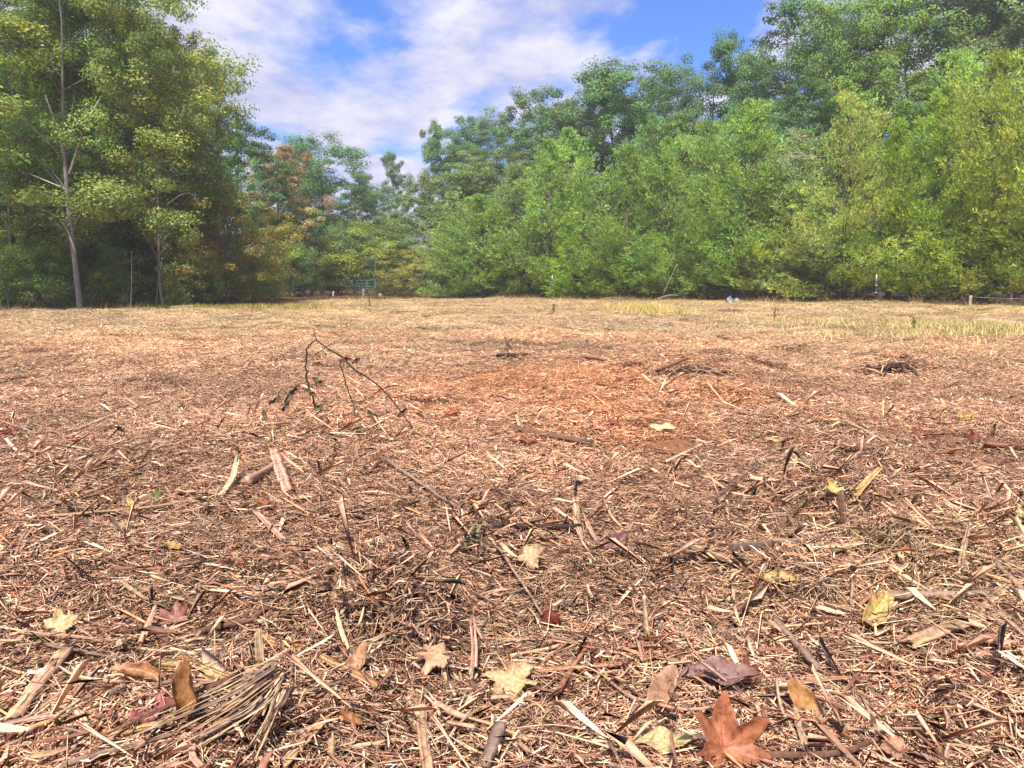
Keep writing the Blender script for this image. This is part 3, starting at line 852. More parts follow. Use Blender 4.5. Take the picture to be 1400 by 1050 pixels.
GL, GB, GC_, GR, GT = "trees along the left edge of the field", "trees closing the far end of the field", "cedars along the right edge of the field", "tall trees rising behind the cedars", "undergrowth at the left edge of the field"
T = [
    # px, depth, top row, width, prototype, tone, label, group
    (107, 31.0, -95, 270, "slim", "olive", "slim tree with a pale straight trunk standing alone at the field's left edge", GL),
    (222, 33.0, -40, 170, "slim2", "olive", "tree with a thin pale trunk, second along the left edge, olive crown", GL),
    (182, 36.5, -110, 220, "big", "green", "big tree with a thick near-black trunk between the two pale-trunked trees", GL),
    (262, 38.0, 34, 95, "round2", "mauve", "tree with a dull purplish brown crown beside the sky gap", GL),
    (290, 44.0, 66, 80, "round", "blue", "blue-green tree jutting into the sky behind the purplish brown one", GL),
    (12, 33.5, -160, 230, "slim2", "mid", "tall green tree at the photo's left border with a slender trunk", GL),
    (-95, 37.0, -180, 260, "big2", "olive", "olive tree mostly cut off by the photo's left border", GL),
    (50, 39.0, 30, 220, "big2", "mid", "broad tree behind and left of the first pale trunk", GL),
    (150, 43.0, -70, 190, "round", "green", "tall green tree filling the gap right of the first pale trunk", GL),
    (15, 47.0, 110, 240, "big", "dark", "dark tree deep in the wood at the far left", GL),
    (218, 47.0, 60, 150, "round", "green", "green tree behind the purplish brown crown, lower than it", GL),
    (110, 54.0, 140, 230, "round2", "dark", "dark tree deep in the wood behind the first pale trunk", GL),
    (310, 36.0, 250, 140, "low2", "gold", "small tree with golden yellow leaves at the left wood's corner", GL),
    (352, 42.0, 290, 90, "low", "olive", "low olive tree just right of the golden one", GL),
    (326, 58.0, 172, 120, "round", "blue", "rounded blue-green tree behind the golden small tree", GB),
    (383, 64.0, 200, 90, "round", "peach", "tree in peach-orange autumn colour left of the sky notch", GB),
    (440, 72.0, 186, 120, "big", "blue", "dark blue-green tree with a domed crown left of the sky notch", GB),
    (484, 80.0, 236, 50, "tall", "blue", "narrow blue-green tree on the right flank of the domed one", GB),
    (372, 60.0, 292, 120, "cedar2", "dark", "dark cedar below the peach-orange tree", GB),
    (425, 64.0, 285, 110, "cedar", "dark", "dark cedar below the domed blue-green tree", GB),
    (462, 70.0, 296, 80, "low", "mid", "mid-green tree overhanging the green gate's left end", GB),
    (400, 56.0, 330, 70, "cedar5", "dark", "lowest dark cedar, left of the path to the gate", GB),
    (512, 63.0, 298, 120, "low", "lime", "lime-green spreading tree just right of the gate", GB),
    (590, 60.0, 238, 105, "round2", "grey", "wide grey-green tree right of the sky notch", GB),
    (568, 56.0, 338, 95, "low2", "yellow", "yellowish bushy tree low beside the grey-green one", GB),
    (545, 100.0, 210, 36, "tall", "blue", "distant narrow tree at the bottom of the sky notch", GB),
    (518, 105.0, 256, 40, "round", "grey", "tiny distant tree straight above the gate", GB),
    # tall trees behind the cedars
    (606, 80.0, 168, 48, "round", "blue", "narrow blue-green treetop, first right of the sky notch above the cedars", GR),
    (647, 78.0, 157, 78, "round2", "blue", "second narrow blue-green treetop right of the sky notch", GR),
    (722, 74.0, 122, 105, "round2", "blue", "blue-green rounded treetop left of the highest central crown", GR),
    (790, 72.0, 142, 95, "round", "grey", "greyish treetop tucked against the highest central crown", GR),
    (850, 68.0, 90, 185, "big2", "blue", "broad highest crown in the middle of the treeline, under a white cloud", GR),
    (908, 70.0, 128, 85, "round2", "blue", "blue-green shoulder on the right of the highest central crown", GR),
    (985, 60.0, 54, 120, "big2", "blue", "blue-green tree at the right side of the blue sky, lower of the pair", GR),
    (1062, 60.0, -18, 120, "sparse", "blue", "tall loose tree standing dark against the blue sky near the top border", GR),
    (1118, 57.0, 40, 130, "round", "blue", "dense blue-green tree right behind the pale dead branches", GR),
    (1172, 55.0, -30, 150, "big2", "mid", "tall green tree right of the loose dark one", GR),
    (1245, 54.0, -45, 150, "round2", "mid", "tall green tree with rusty sprigs above the cedars", GR),
    (1318, 53.0, -60, 160, "tall", "grey", "tall grey-green tree beside the brightest cedar's top", GR),
    (1385, 52.0, -60, 150, "round2", "grey", "grey-green tall tree touching the top right corner", GR),
    (1465, 50.0, -80, 160, "big2", "mid", "tall green broadleaf tree whose trunk stands past the photo's right border", GR),
    (1010, 70.0, 88, 100, "tall", "blue", "tall tree half hidden behind the blue-green pair at the right", GR),
    (818, 71.0, 108, 90, "round", "blue", "blue-green tree filling the left flank of the broad highest crown", GR),
    (880, 72.0, 104, 95, "big", "blue", "blue-green tree pressed behind the right half of the broad highest crown", GR),
    (680, 80.0, 150, 80, "big", "grey", "greyish treetop between the second narrow top and the rounded one", GR),
    (410, 76.0, 226, 75, "round", "mid", "green tree between the peach-orange crown and the domed one", GB),
    (1105, 62.0, 6, 120, "big", "blue", "dark blue-green crown just right of the loose dark treetop", GR),
    (1350, 57.0, -40, 150, "big", "mid", "dense green tall tree between the two grey-green ones at the top right", GR),
    # cedars, front row
    (618, 55.0, 262, 100, "cedar3", "grey", "grey-green cedar at the left end of the cedar row", GC_),
    (662, 52.5, 266, 120, "cedar", "mid", "second cedar from the left end of the row, low and wide", GC_),
    (705, 53.0, 224, 110, "cedar2", "grey", "third cedar from the left end of the row, greyish", GC_),
    (748, 51.0, 192, 120, "cedar4", "mid", "fourth cedar from the left end, pointed and taller than its neighbours", GC_),
    (800, 50.5, 216, 115, "cedar3", "mid", "fifth cedar from the left end, below the highest central crown", GC_),
    (852, 49.5, 200, 120, "cedar2", "mid", "sixth cedar from the left end, behind the white-topped post's gap", GC_),
    (906, 48.5, 188, 120, "cedar", "mid", "seventh cedar from the left end, with the leaning pale pole against it", GC_),
    (962, 46.5, 165, 125, "cedar3", "mid", "eighth cedar from the left end, behind the pale stones", GC_),
    (1022, 45.0, 138, 140, "cedar2", "mid", "tall pointed cedar below the blue sky's right side", GC_),
    (1088, 43.5, 178, 130, "cedar4", "grey", "cedar with the pale dead branches at its top", GC_),
    (1150, 42.0, 128, 150, "cedar3", "pale", "pale grey-green wide cedar left of the white-capped post", GC_),
    (1214, 41.0, 165, 130, "cedar", "bright", "cedar right behind the white-capped field post", GC_),
    (1268, 39.5, 122, 140, "cedar2", "bright", "pointed yellow-green cedar right of the white-capped post", GC_),
    (1345, 37.5, 70, 190, "cedar3", "lime", "tallest and brightest yellow-green cedar near the right border", GC_),
    (1425, 35.5, 50, 190, "cedar", "lime", "yellow-green cedar cut by the photo's right border", GC_),
    (1500, 34.0, 40, 190, "cedar2", "bright", "bright cedar whose trunk stands past the photo's right border", GC_),
    # cedars, lower ones in front
    (632, 50.5, 326, 90, "cedar5", "green", "low dark green cedar at the foot of the row's left end", GC_),
    (690, 50.0, 338, 85, "cedar6", "mid", "low cedar left of the left white-topped post", GC_),
    (778, 48.5, 322, 100, "cedar5", "bright", "low bright cedar right of the left white-topped post", GC_),
    (838, 47.5, 330, 90, "cedar6", "bright", "low cedar in the middle of the row's foot", GC_),
    (892, 46.0, 318, 95, "cedar5", "mid", "low cedar under the leaning pale pole", GC_),
    (1000, 44.0, 296, 110, "cedar5", "mid", "low wide cedar just behind the pale stones", GC_),
    (1062, 42.0, 268, 120, "cedar6", "pale", "low pale cedar right of the pale stones", GC_),
    (1130, 40.0, 288, 120, "cedar5", "pale", "low pale cedar left of the white-capped post", GC_),
    (1245, 38.5, 268, 120, "cedar6", "bright", "low bright cedar right of the white-capped post", GC_),
    (1310, 36.5, 262, 130, "cedar5", "lime", "low lime-green cedar by the leafy green stake", GC_),
    (1392, 34.0, 250, 140, "cedar6", "lime", "low lime-green cedar at the right border", GC_),
    # second row
    (640, 62.0, 226, 110, "cedar2", "grey", "cedar of the second row showing over the row's left end", GC_),
    (690, 62.0, 202, 110, "round2", "grey", "greyish leafy tree among the cedar tops left of centre", GR),
    (772, 60.0, 176, 120, "cedar4", "mid", "cedar tip of the second row left of the highest central crown", GC_),
    (880, 58.0, 158, 120, "cedar", "blue", "bluish cedar of the second row below the central crown's shoulder", GC_),
    (935, 56.0, 162, 110, "round", "mid", "green leafy tree filling the dip before the right-hand sky", GR),
    (995, 53.0, 148, 110, "cedar3", "blue", "bluish cedar of the second row beside the tall pointed one", GC_),
    (1075, 50.0, 120, 120, "round", "blue", "dark blue-green tree behind the pale dead branches", GR),
    (1205, 48.0, 92, 130, "round2", "mid", "leafy green tree between the cedar tops at the right", GR),
    (1290, 46.0, 70, 130, "cedar4", "mid", "cedar of the second row between the two brightest cedars", GC_),
    # undergrowth on the left
    (38, 32.5, 318, 90, "bush", "mid", "green shrub at the wood's edge near the left border", GT),
    (70, 34.0, 338, 80, "bush2", "olive", "thin olive shrub left of the first pale trunk", GT),
    (140, 35.0, 322, 95, "bush", "dark", "dark shrub right of the first pale trunk", GT),
    (170, 37.0, 300, 110, "low", "dark", "dark small tree shading the thick black trunk", GT),
    (160, 34.5, 352, 60, "bush2", "lime", "light green sprig shrub low before the black trunk", GT),
    (252, 35.0, 330, 80, "bush", "olive", "olive shrub just right of the second pale trunk", GT),
    (292, 38.0, 342, 90, "bush", "mid", "green shrub under the golden small tree", GT),
    (5, 36.0, 250, 130, "low", "mid", "green small tree inside the wood by the left border", GT),
    (85, 38.5, 262, 140, "low2", "olive", "olive small tree behind the first pale trunk", GT),
    (245, 41.0, 270, 120, "low", "dark", "dark small tree behind the second pale trunk", GT),
    (330, 46.0, 330, 90, "bush", "green", "green shrub at the foot of the rounded blue-green tree", GT),
    (-40, 33.0, 290, 140, "low", "olive", "olive small tree cut by the left border, low under the tall ones", GT),
    (355, 52.0, 350, 80, "bush2", "dark", "dark shrub between the golden tree and the dark cedars", GT),
    (540, 66.0, 345, 70, "bush", "dark", "dark shrub right behind the gate's tall post", GB),
    (440, 78.0, 330, 80, "low", "dark", "dark small tree in the shade left of the gate", GB),
    (500, 82.0, 330, 100, "low2", "dark", "dark small tree in the shade behind the gate", GB),
]
for row in T:
    TREES[(row[0], row[1])] = tree(*row)

# thin bare saplings and leaning stems in front of the left wood
for (x0, y0, x1, y1, d, r, lab) in (
        (178, 418, 180, 345, 32.5, .022, "thin pale bare sapling straight before the thick black trunk"),
        (212, 418, 222, 352, 33.4, .02, "thin sapling leaning against the second pale trunk"),
        (12, 416, -2, 352, 31.5, .035, "dark sapling leaning outward at the left border"),
        (167, 416, 166, 372, 33.0, .015, "shortest bare sapling left of the thick black trunk"),
        (40, 415, 42, 330, 33.5, .03, "brown bare sapling between the left border and the first pale trunk"),
        (248, 405, 268, 330, 38.0, .06, "dark trunk leaning right, right of the second pale trunk"),
        (322, 412, 323, 350, 43.0, .05, "slim dark trunk right of the golden small tree")):
    a = at_depth(x0, y0, d); b = at_depth(x1, y1, d)
    a = (a[0], a[1], float(height(a[0], a[1])) - .05)
    P = resample([a, tuple(np.array(a) * .5 + np.array(b) * .5 + np.array([rnd.uniform(-.06, .06), 0, 0])), b], 9)
    root = tag(link("sapling", None, loc=a), lab, "sapling", "bare saplings at the left wood's edge")
    mb = MB(); tube(mb, P - np.array(a), r, r * .45, 7, (.33, .28, .24) if "pale" in lab or "thin" in lab else (.10, .08, .07), rough=.08)
    link("trunk", mb.mesh("trunk", True), M_BARK, root)
    for q in range(4):
        p0 = P[3 + q] - np.array(a)
        L = rnd.uniform(.35, .9); az = rnd.uniform(0, 6.28)
        mb = MB()
        tube(mb, resample([p0, p0 + np.array([math.cos(az) * L * .5, math.sin(az) * L * .5, L * .35]), p0 + np.array([math.cos(az) * L, math.sin(az) * L, L * .6])], 5), r * .4, r * .15, 5, (.22, .18, .15))
        link("branch", mb.mesh("branch", True), M_BARK, root)

# bare grey limbs that show inside the left wood, and the pale dead branches in a cedar's top
def limb_set(root, specs, color, name="dead_branch", r=.03):
    inv = root.matrix_basis.inverted()
    for (pl, d, rr) in specs:
        P = resample([inv @ Vector(at_depth(x, y, d)) for (x, y) in pl], 8)
        mb = MB(); tube(mb, np.array(P), rr, rr * .3, 5, color, rough=.1)
        link(name, mb.mesh(name, True), M_BARK, root)


limb_set(TREES[(107, 31.0)], [([(103, 345), (88, 300), (58, 285), (30, 280)], 30.8, .035), ([(98, 262), (70, 250), (18, 228)], 30.9, .04), ([(95, 238), (118, 165), (140, 130)], 30.9, .05), ([(92, 240), (84, 190), (62, 130)], 31, .07)], (.33, .29, .26), "limb")
limb_set(TREES[(222, 33.0)], [([(226, 300), (205, 285), (180, 282), (160, 292)], 32.8, .025), ([(226, 262), (205, 245), (165, 250)], 32.8, .025), ([(224, 372), (236, 358)], 32.8, .03), ([(228, 280), (252, 262), (275, 268)], 32.8, .025)], (.36, .32, .29), "limb")
dead = []
g = np.random.default_rng(5)
for q in range(15):
    x0, y0 = 1096 + g.uniform(-8, 8), 196 + g.uniform(-12, 22)
    dead.append(([(x0, y0), (x0 - g.uniform(5, 16), y0 - g.uniform(-6, 10)), (x0 - g.uniform(18, 34) + (50 if q % 4 == 0 else 0), y0 - g.uniform(-16, 18))], 39.9 + g.uniform(-.4, .4), .016))
limb_set(TREES[(1088, 43.5)], dead, (.50, .38, .30), "dead_branch")

# the far wood: reads as one mass between the trunks
g = np.random.default_rng(31)
n_ = 85000
px = g.uniform(-250, 1650, n_); d = g.uniform(58, 96, n_)
d = np.where((px > 420) & (px < 600), g.uniform(96, 118, n_), d)
b_ = (px - 700) / F
x = b_ * d; z = g.uniform(0, 1, n_) ** 1.25 * (7.5 + 3 * vnoise(x / 5, d / 9, 77) * 2)
P = np.stack([x, d, z + .1], 1)
cl = np.array([.05, .08, .028])[None] * (1 + 1.2 * vnoise(x / 1.6, z / 1.2, 78))[:, None] * (1 + .2 * g.normal(size=(n_, 1)))
V, Qd, CC = leaf_quads(g, P, .34, cl.clip(.004, .2))
tag(link("far_wood", mesh_quads("far_wood", V, Qd, CC), M_FOLI), "dark leafy wood massed behind the front trees", "wood", kind="stuff")

# undergrowth brush and leaf mould at the foot of the treeline
def brush(name, n_, seed, xr, zmax, cols, label, off=(-.3, 3.0), wr=(.004, .012), lr=(.25, 1.0)):
    g = np.random.default_rng(seed)
    x = g.uniform(xr[0], xr[1], n_)
    y = field_edge(x) + g.uniform(off[0], off[1], n_)
    cluster = np.clip(.55 + 1.3 * vnoise(x / 1.1, y / 1.1, seed), 0.05, 1.3)
    base = np.stack([x, y, height(x, y) - .03], 1)
    L = g.uniform(lr[0], lr[1], n_) * cluster * zmax
    az = g.uniform(0, 6.28, n_); le = g.uniform(.1, .9, n_)
    d = np.stack([np.cos(az) * le, np.sin(az) * le, np.ones(n_)], 1); d /= np.linalg.norm(d, axis=1)[:, None]
    W = g.uniform(wr[0], wr[1], n_)
    s = np.stack([np.cos(az + 1.57), np.sin(az + 1.57), np.zeros(n_)], 1)
    s2 = np.cross(d, s)
    V = []
    for f, wf in ((0, 1.0), (.55, .8), (1.0, .25)):
        c = base + d * (L * f)[:, None] + np.stack([np.cos(az), np.sin(az), -.5 * np.ones(n_)], 1) * (L * .22 * f * f)[:, None]
        for k in range(3):
            an = k * 2.094
            V.append(c + (s * math.cos(an) + s2 * math.sin(an)) * (W * wf)[:, None])
    V = np.stack(V, 1).reshape(-1, 3)
    q = []
    for i_ in range(2):
        for j in range(3):
            k_ = (j + 1) % 3
            q.append((i_ * 3 + j, i_ * 3 + k_, i_ * 3 + 3 + k_, i_ * 3 + 3 + j))
    Qd = (np.arange(n_)[:, None, None] * 9 + np.array(q)[None]).reshape(-1, 4)
    cc = np.array(cols)[g.integers(0, len(cols), n_)] * (1 + .25 * g.normal(size=(n_, 1)))
    tag(link(name, mesh_quads(name, V, Qd, np.repeat(cc.clip(.01, .7), 9, 0)), M_GRASS), label, "undergrowth", kind="stuff")


brush("brushwood", 14000, 41, (-30, 27), 1.0, [lin(120, 96, 78), lin(150, 122, 96), lin(88, 68, 56), lin(104, 92, 60)], "dry brown brushwood tangled along the foot of the treeline", (.2, 4.5))
brush("edge_weeds", 5000, 43, (-30, 27), .95, [lin(150, 136, 84), lin(120, 116, 66), lin(176, 150, 104), lin(110, 92, 66)], "ragged brown and olive weeds along the field's edge", (-2.6, 1.6), (.004, .009), (.2, .9))
brush("dry_grass", 20000, 42, (-9, 26), .62, [lin(206, 176, 122), lin(180, 158, 98), lin(150, 140, 76), lin(222, 192, 146)], "dry straw-coloured grass along the far edge of the field", (-6.0, .8), (.003, .006))
# ------------------------------------------------------------------ sticks, splinters and bark lying on the mulch
LIFT = 0.036
C_STRAW, C_TAN, C_PINK, C_RUST, C_DARK, C_GREY, C_PALE, C_GOLD, C_OLIVE, C_BLACK = (tuple(v * .66 for v in lin(*c)) for c in (
    (214, 180, 142), (206, 164, 126), (206, 160, 134), (166, 112, 88), (122, 88, 72), (160, 132, 114), (214, 184, 148), (212, 170, 112), (128, 116, 80), (80, 60, 52)))
NSTICK = 0
LAND = []       # landmarks for the labels of the smaller pieces: (x, y, phrase)


def place(points, lift):
    out = []
    for p in points:
        if len(p) == 3 and p[2] == "u":
            out.append(at_depth(p[0], p[1], out[-1][1]))
        elif len(p) == 3:
            out.append(ground(p[0], p[1], lift + p[2]))
        else:
            out.append(ground(p[0], p[1], lift))
    return np.array(out)


def piece(kind, pts_, w, color, label, cat="stick", group=None, tint2=None, lift=None, name=None, sub=None):
    """One stick, splinter, slab or strip along points of the photograph, W pixels wide there."""
    global NSTICK
    NSTICK += 1
    g = np.random.default_rng(900 + NSTICK)
    first = ground(pts_[0][0], pts_[0][1], LIFT)
    dep = np.mean([ground(p[0], p[1], LIFT)[1] for p in pts_ if len(p) == 2]) if any(len(p) == 2 for p in pts_) else first[1]
    rad = w / F * math.hypot(dep, CAMH) * .5
    P = place(pts_, (LIFT if lift is None else lift))
    P[:, 2] += rad * (.5 if kind in ("stick", "log") else .15)
    P = resample(P, 12)
    L = np.linalg.norm(np.diff(P, axis=0), axis=1).sum()
    P[1:-1] += g.normal(0, .010 * L / 3, (10, 3)) * np.array([1, 1, .5])
    org = P.mean(0); org[2] = P[:, 2].min() - rad * .3
    mb = MB()
    if kind == "stick":
        tube(mb, P, rad * 1.05, rad * .7, 9, color, rough=.09, streak=.2, g=g, knots=.05, ragged=.01, tint2=tint2)
    elif kind == "log":
        tube(mb, P, rad, rad * .9, 12, color, rough=.12, streak=.25, g=g, knots=.07, ragged=.05, tint2=tint2 or tuple(c * .55 for c in color))
    elif kind == "splinter":
        # a few fibre strands lying side by side, ending at different places
        T_, A_, B_ = frames(P)
        ns = 4 if w > 7 else 3
        for s in range(ns):
            off = (s - (ns - 1) / 2) / ns * 2 * rad * .85
            i0, i1 = (0, 12) if s == 1 else (int(g.integers(0, 3)), int(12 - g.integers(0, 4)))
            q = P[i0:i1] + A_[i0:i1] * off + B_[i0:i1] * g.uniform(-.1, .25) * rad
            cc = np.array(color) * g.uniform(.72, 1.2)
            tube(mb, q, rad * g.uniform(.42, .6), rad * g.uniform(.08, .35), 7, cc, flatness=.62, rough=.22, streak=.26, ragged=.08, g=g, tint2=tint2)
    elif kind == "slab":
        T_, A_, B_ = frames(P)
        tube(mb, P, rad * 1.0, rad * .85, 14, color, flatness=.36, rough=.10, streak=.28, ragged=.10, g=g, tint2=tint2, knots=.08)
        for s in range(3):
            i0 = int(g.integers(0, 4)); i1 = int(12 - g.integers(0, 4))
            tube(mb, P[i0:i1] + A_[i0:i1] * rad * g.uniform(-.7, .7) + B_[i0:i1] * rad * .3, rad * .22, rad * .1, 5, np.array(color) * g.uniform(.7, 1.15), flatness=.6, rough=.2, ragged=.06, g=g)
    o = link(name or {"stick": "fallen_stick", "log": "broken_branch", "splinter": "wood_splinter", "slab": "wood_chunk"}[kind], mb.mesh(kind, False, org), M_WOOD, loc=tuple(org))
    tag(o, label, cat, group or {"stick": "sticks lying on the mulch", "log": "broken branches on the mulch", "splinter": "split wood splinters on the mulch", "slab": "slabs of split wood on the mulch"}[kind])
    return o


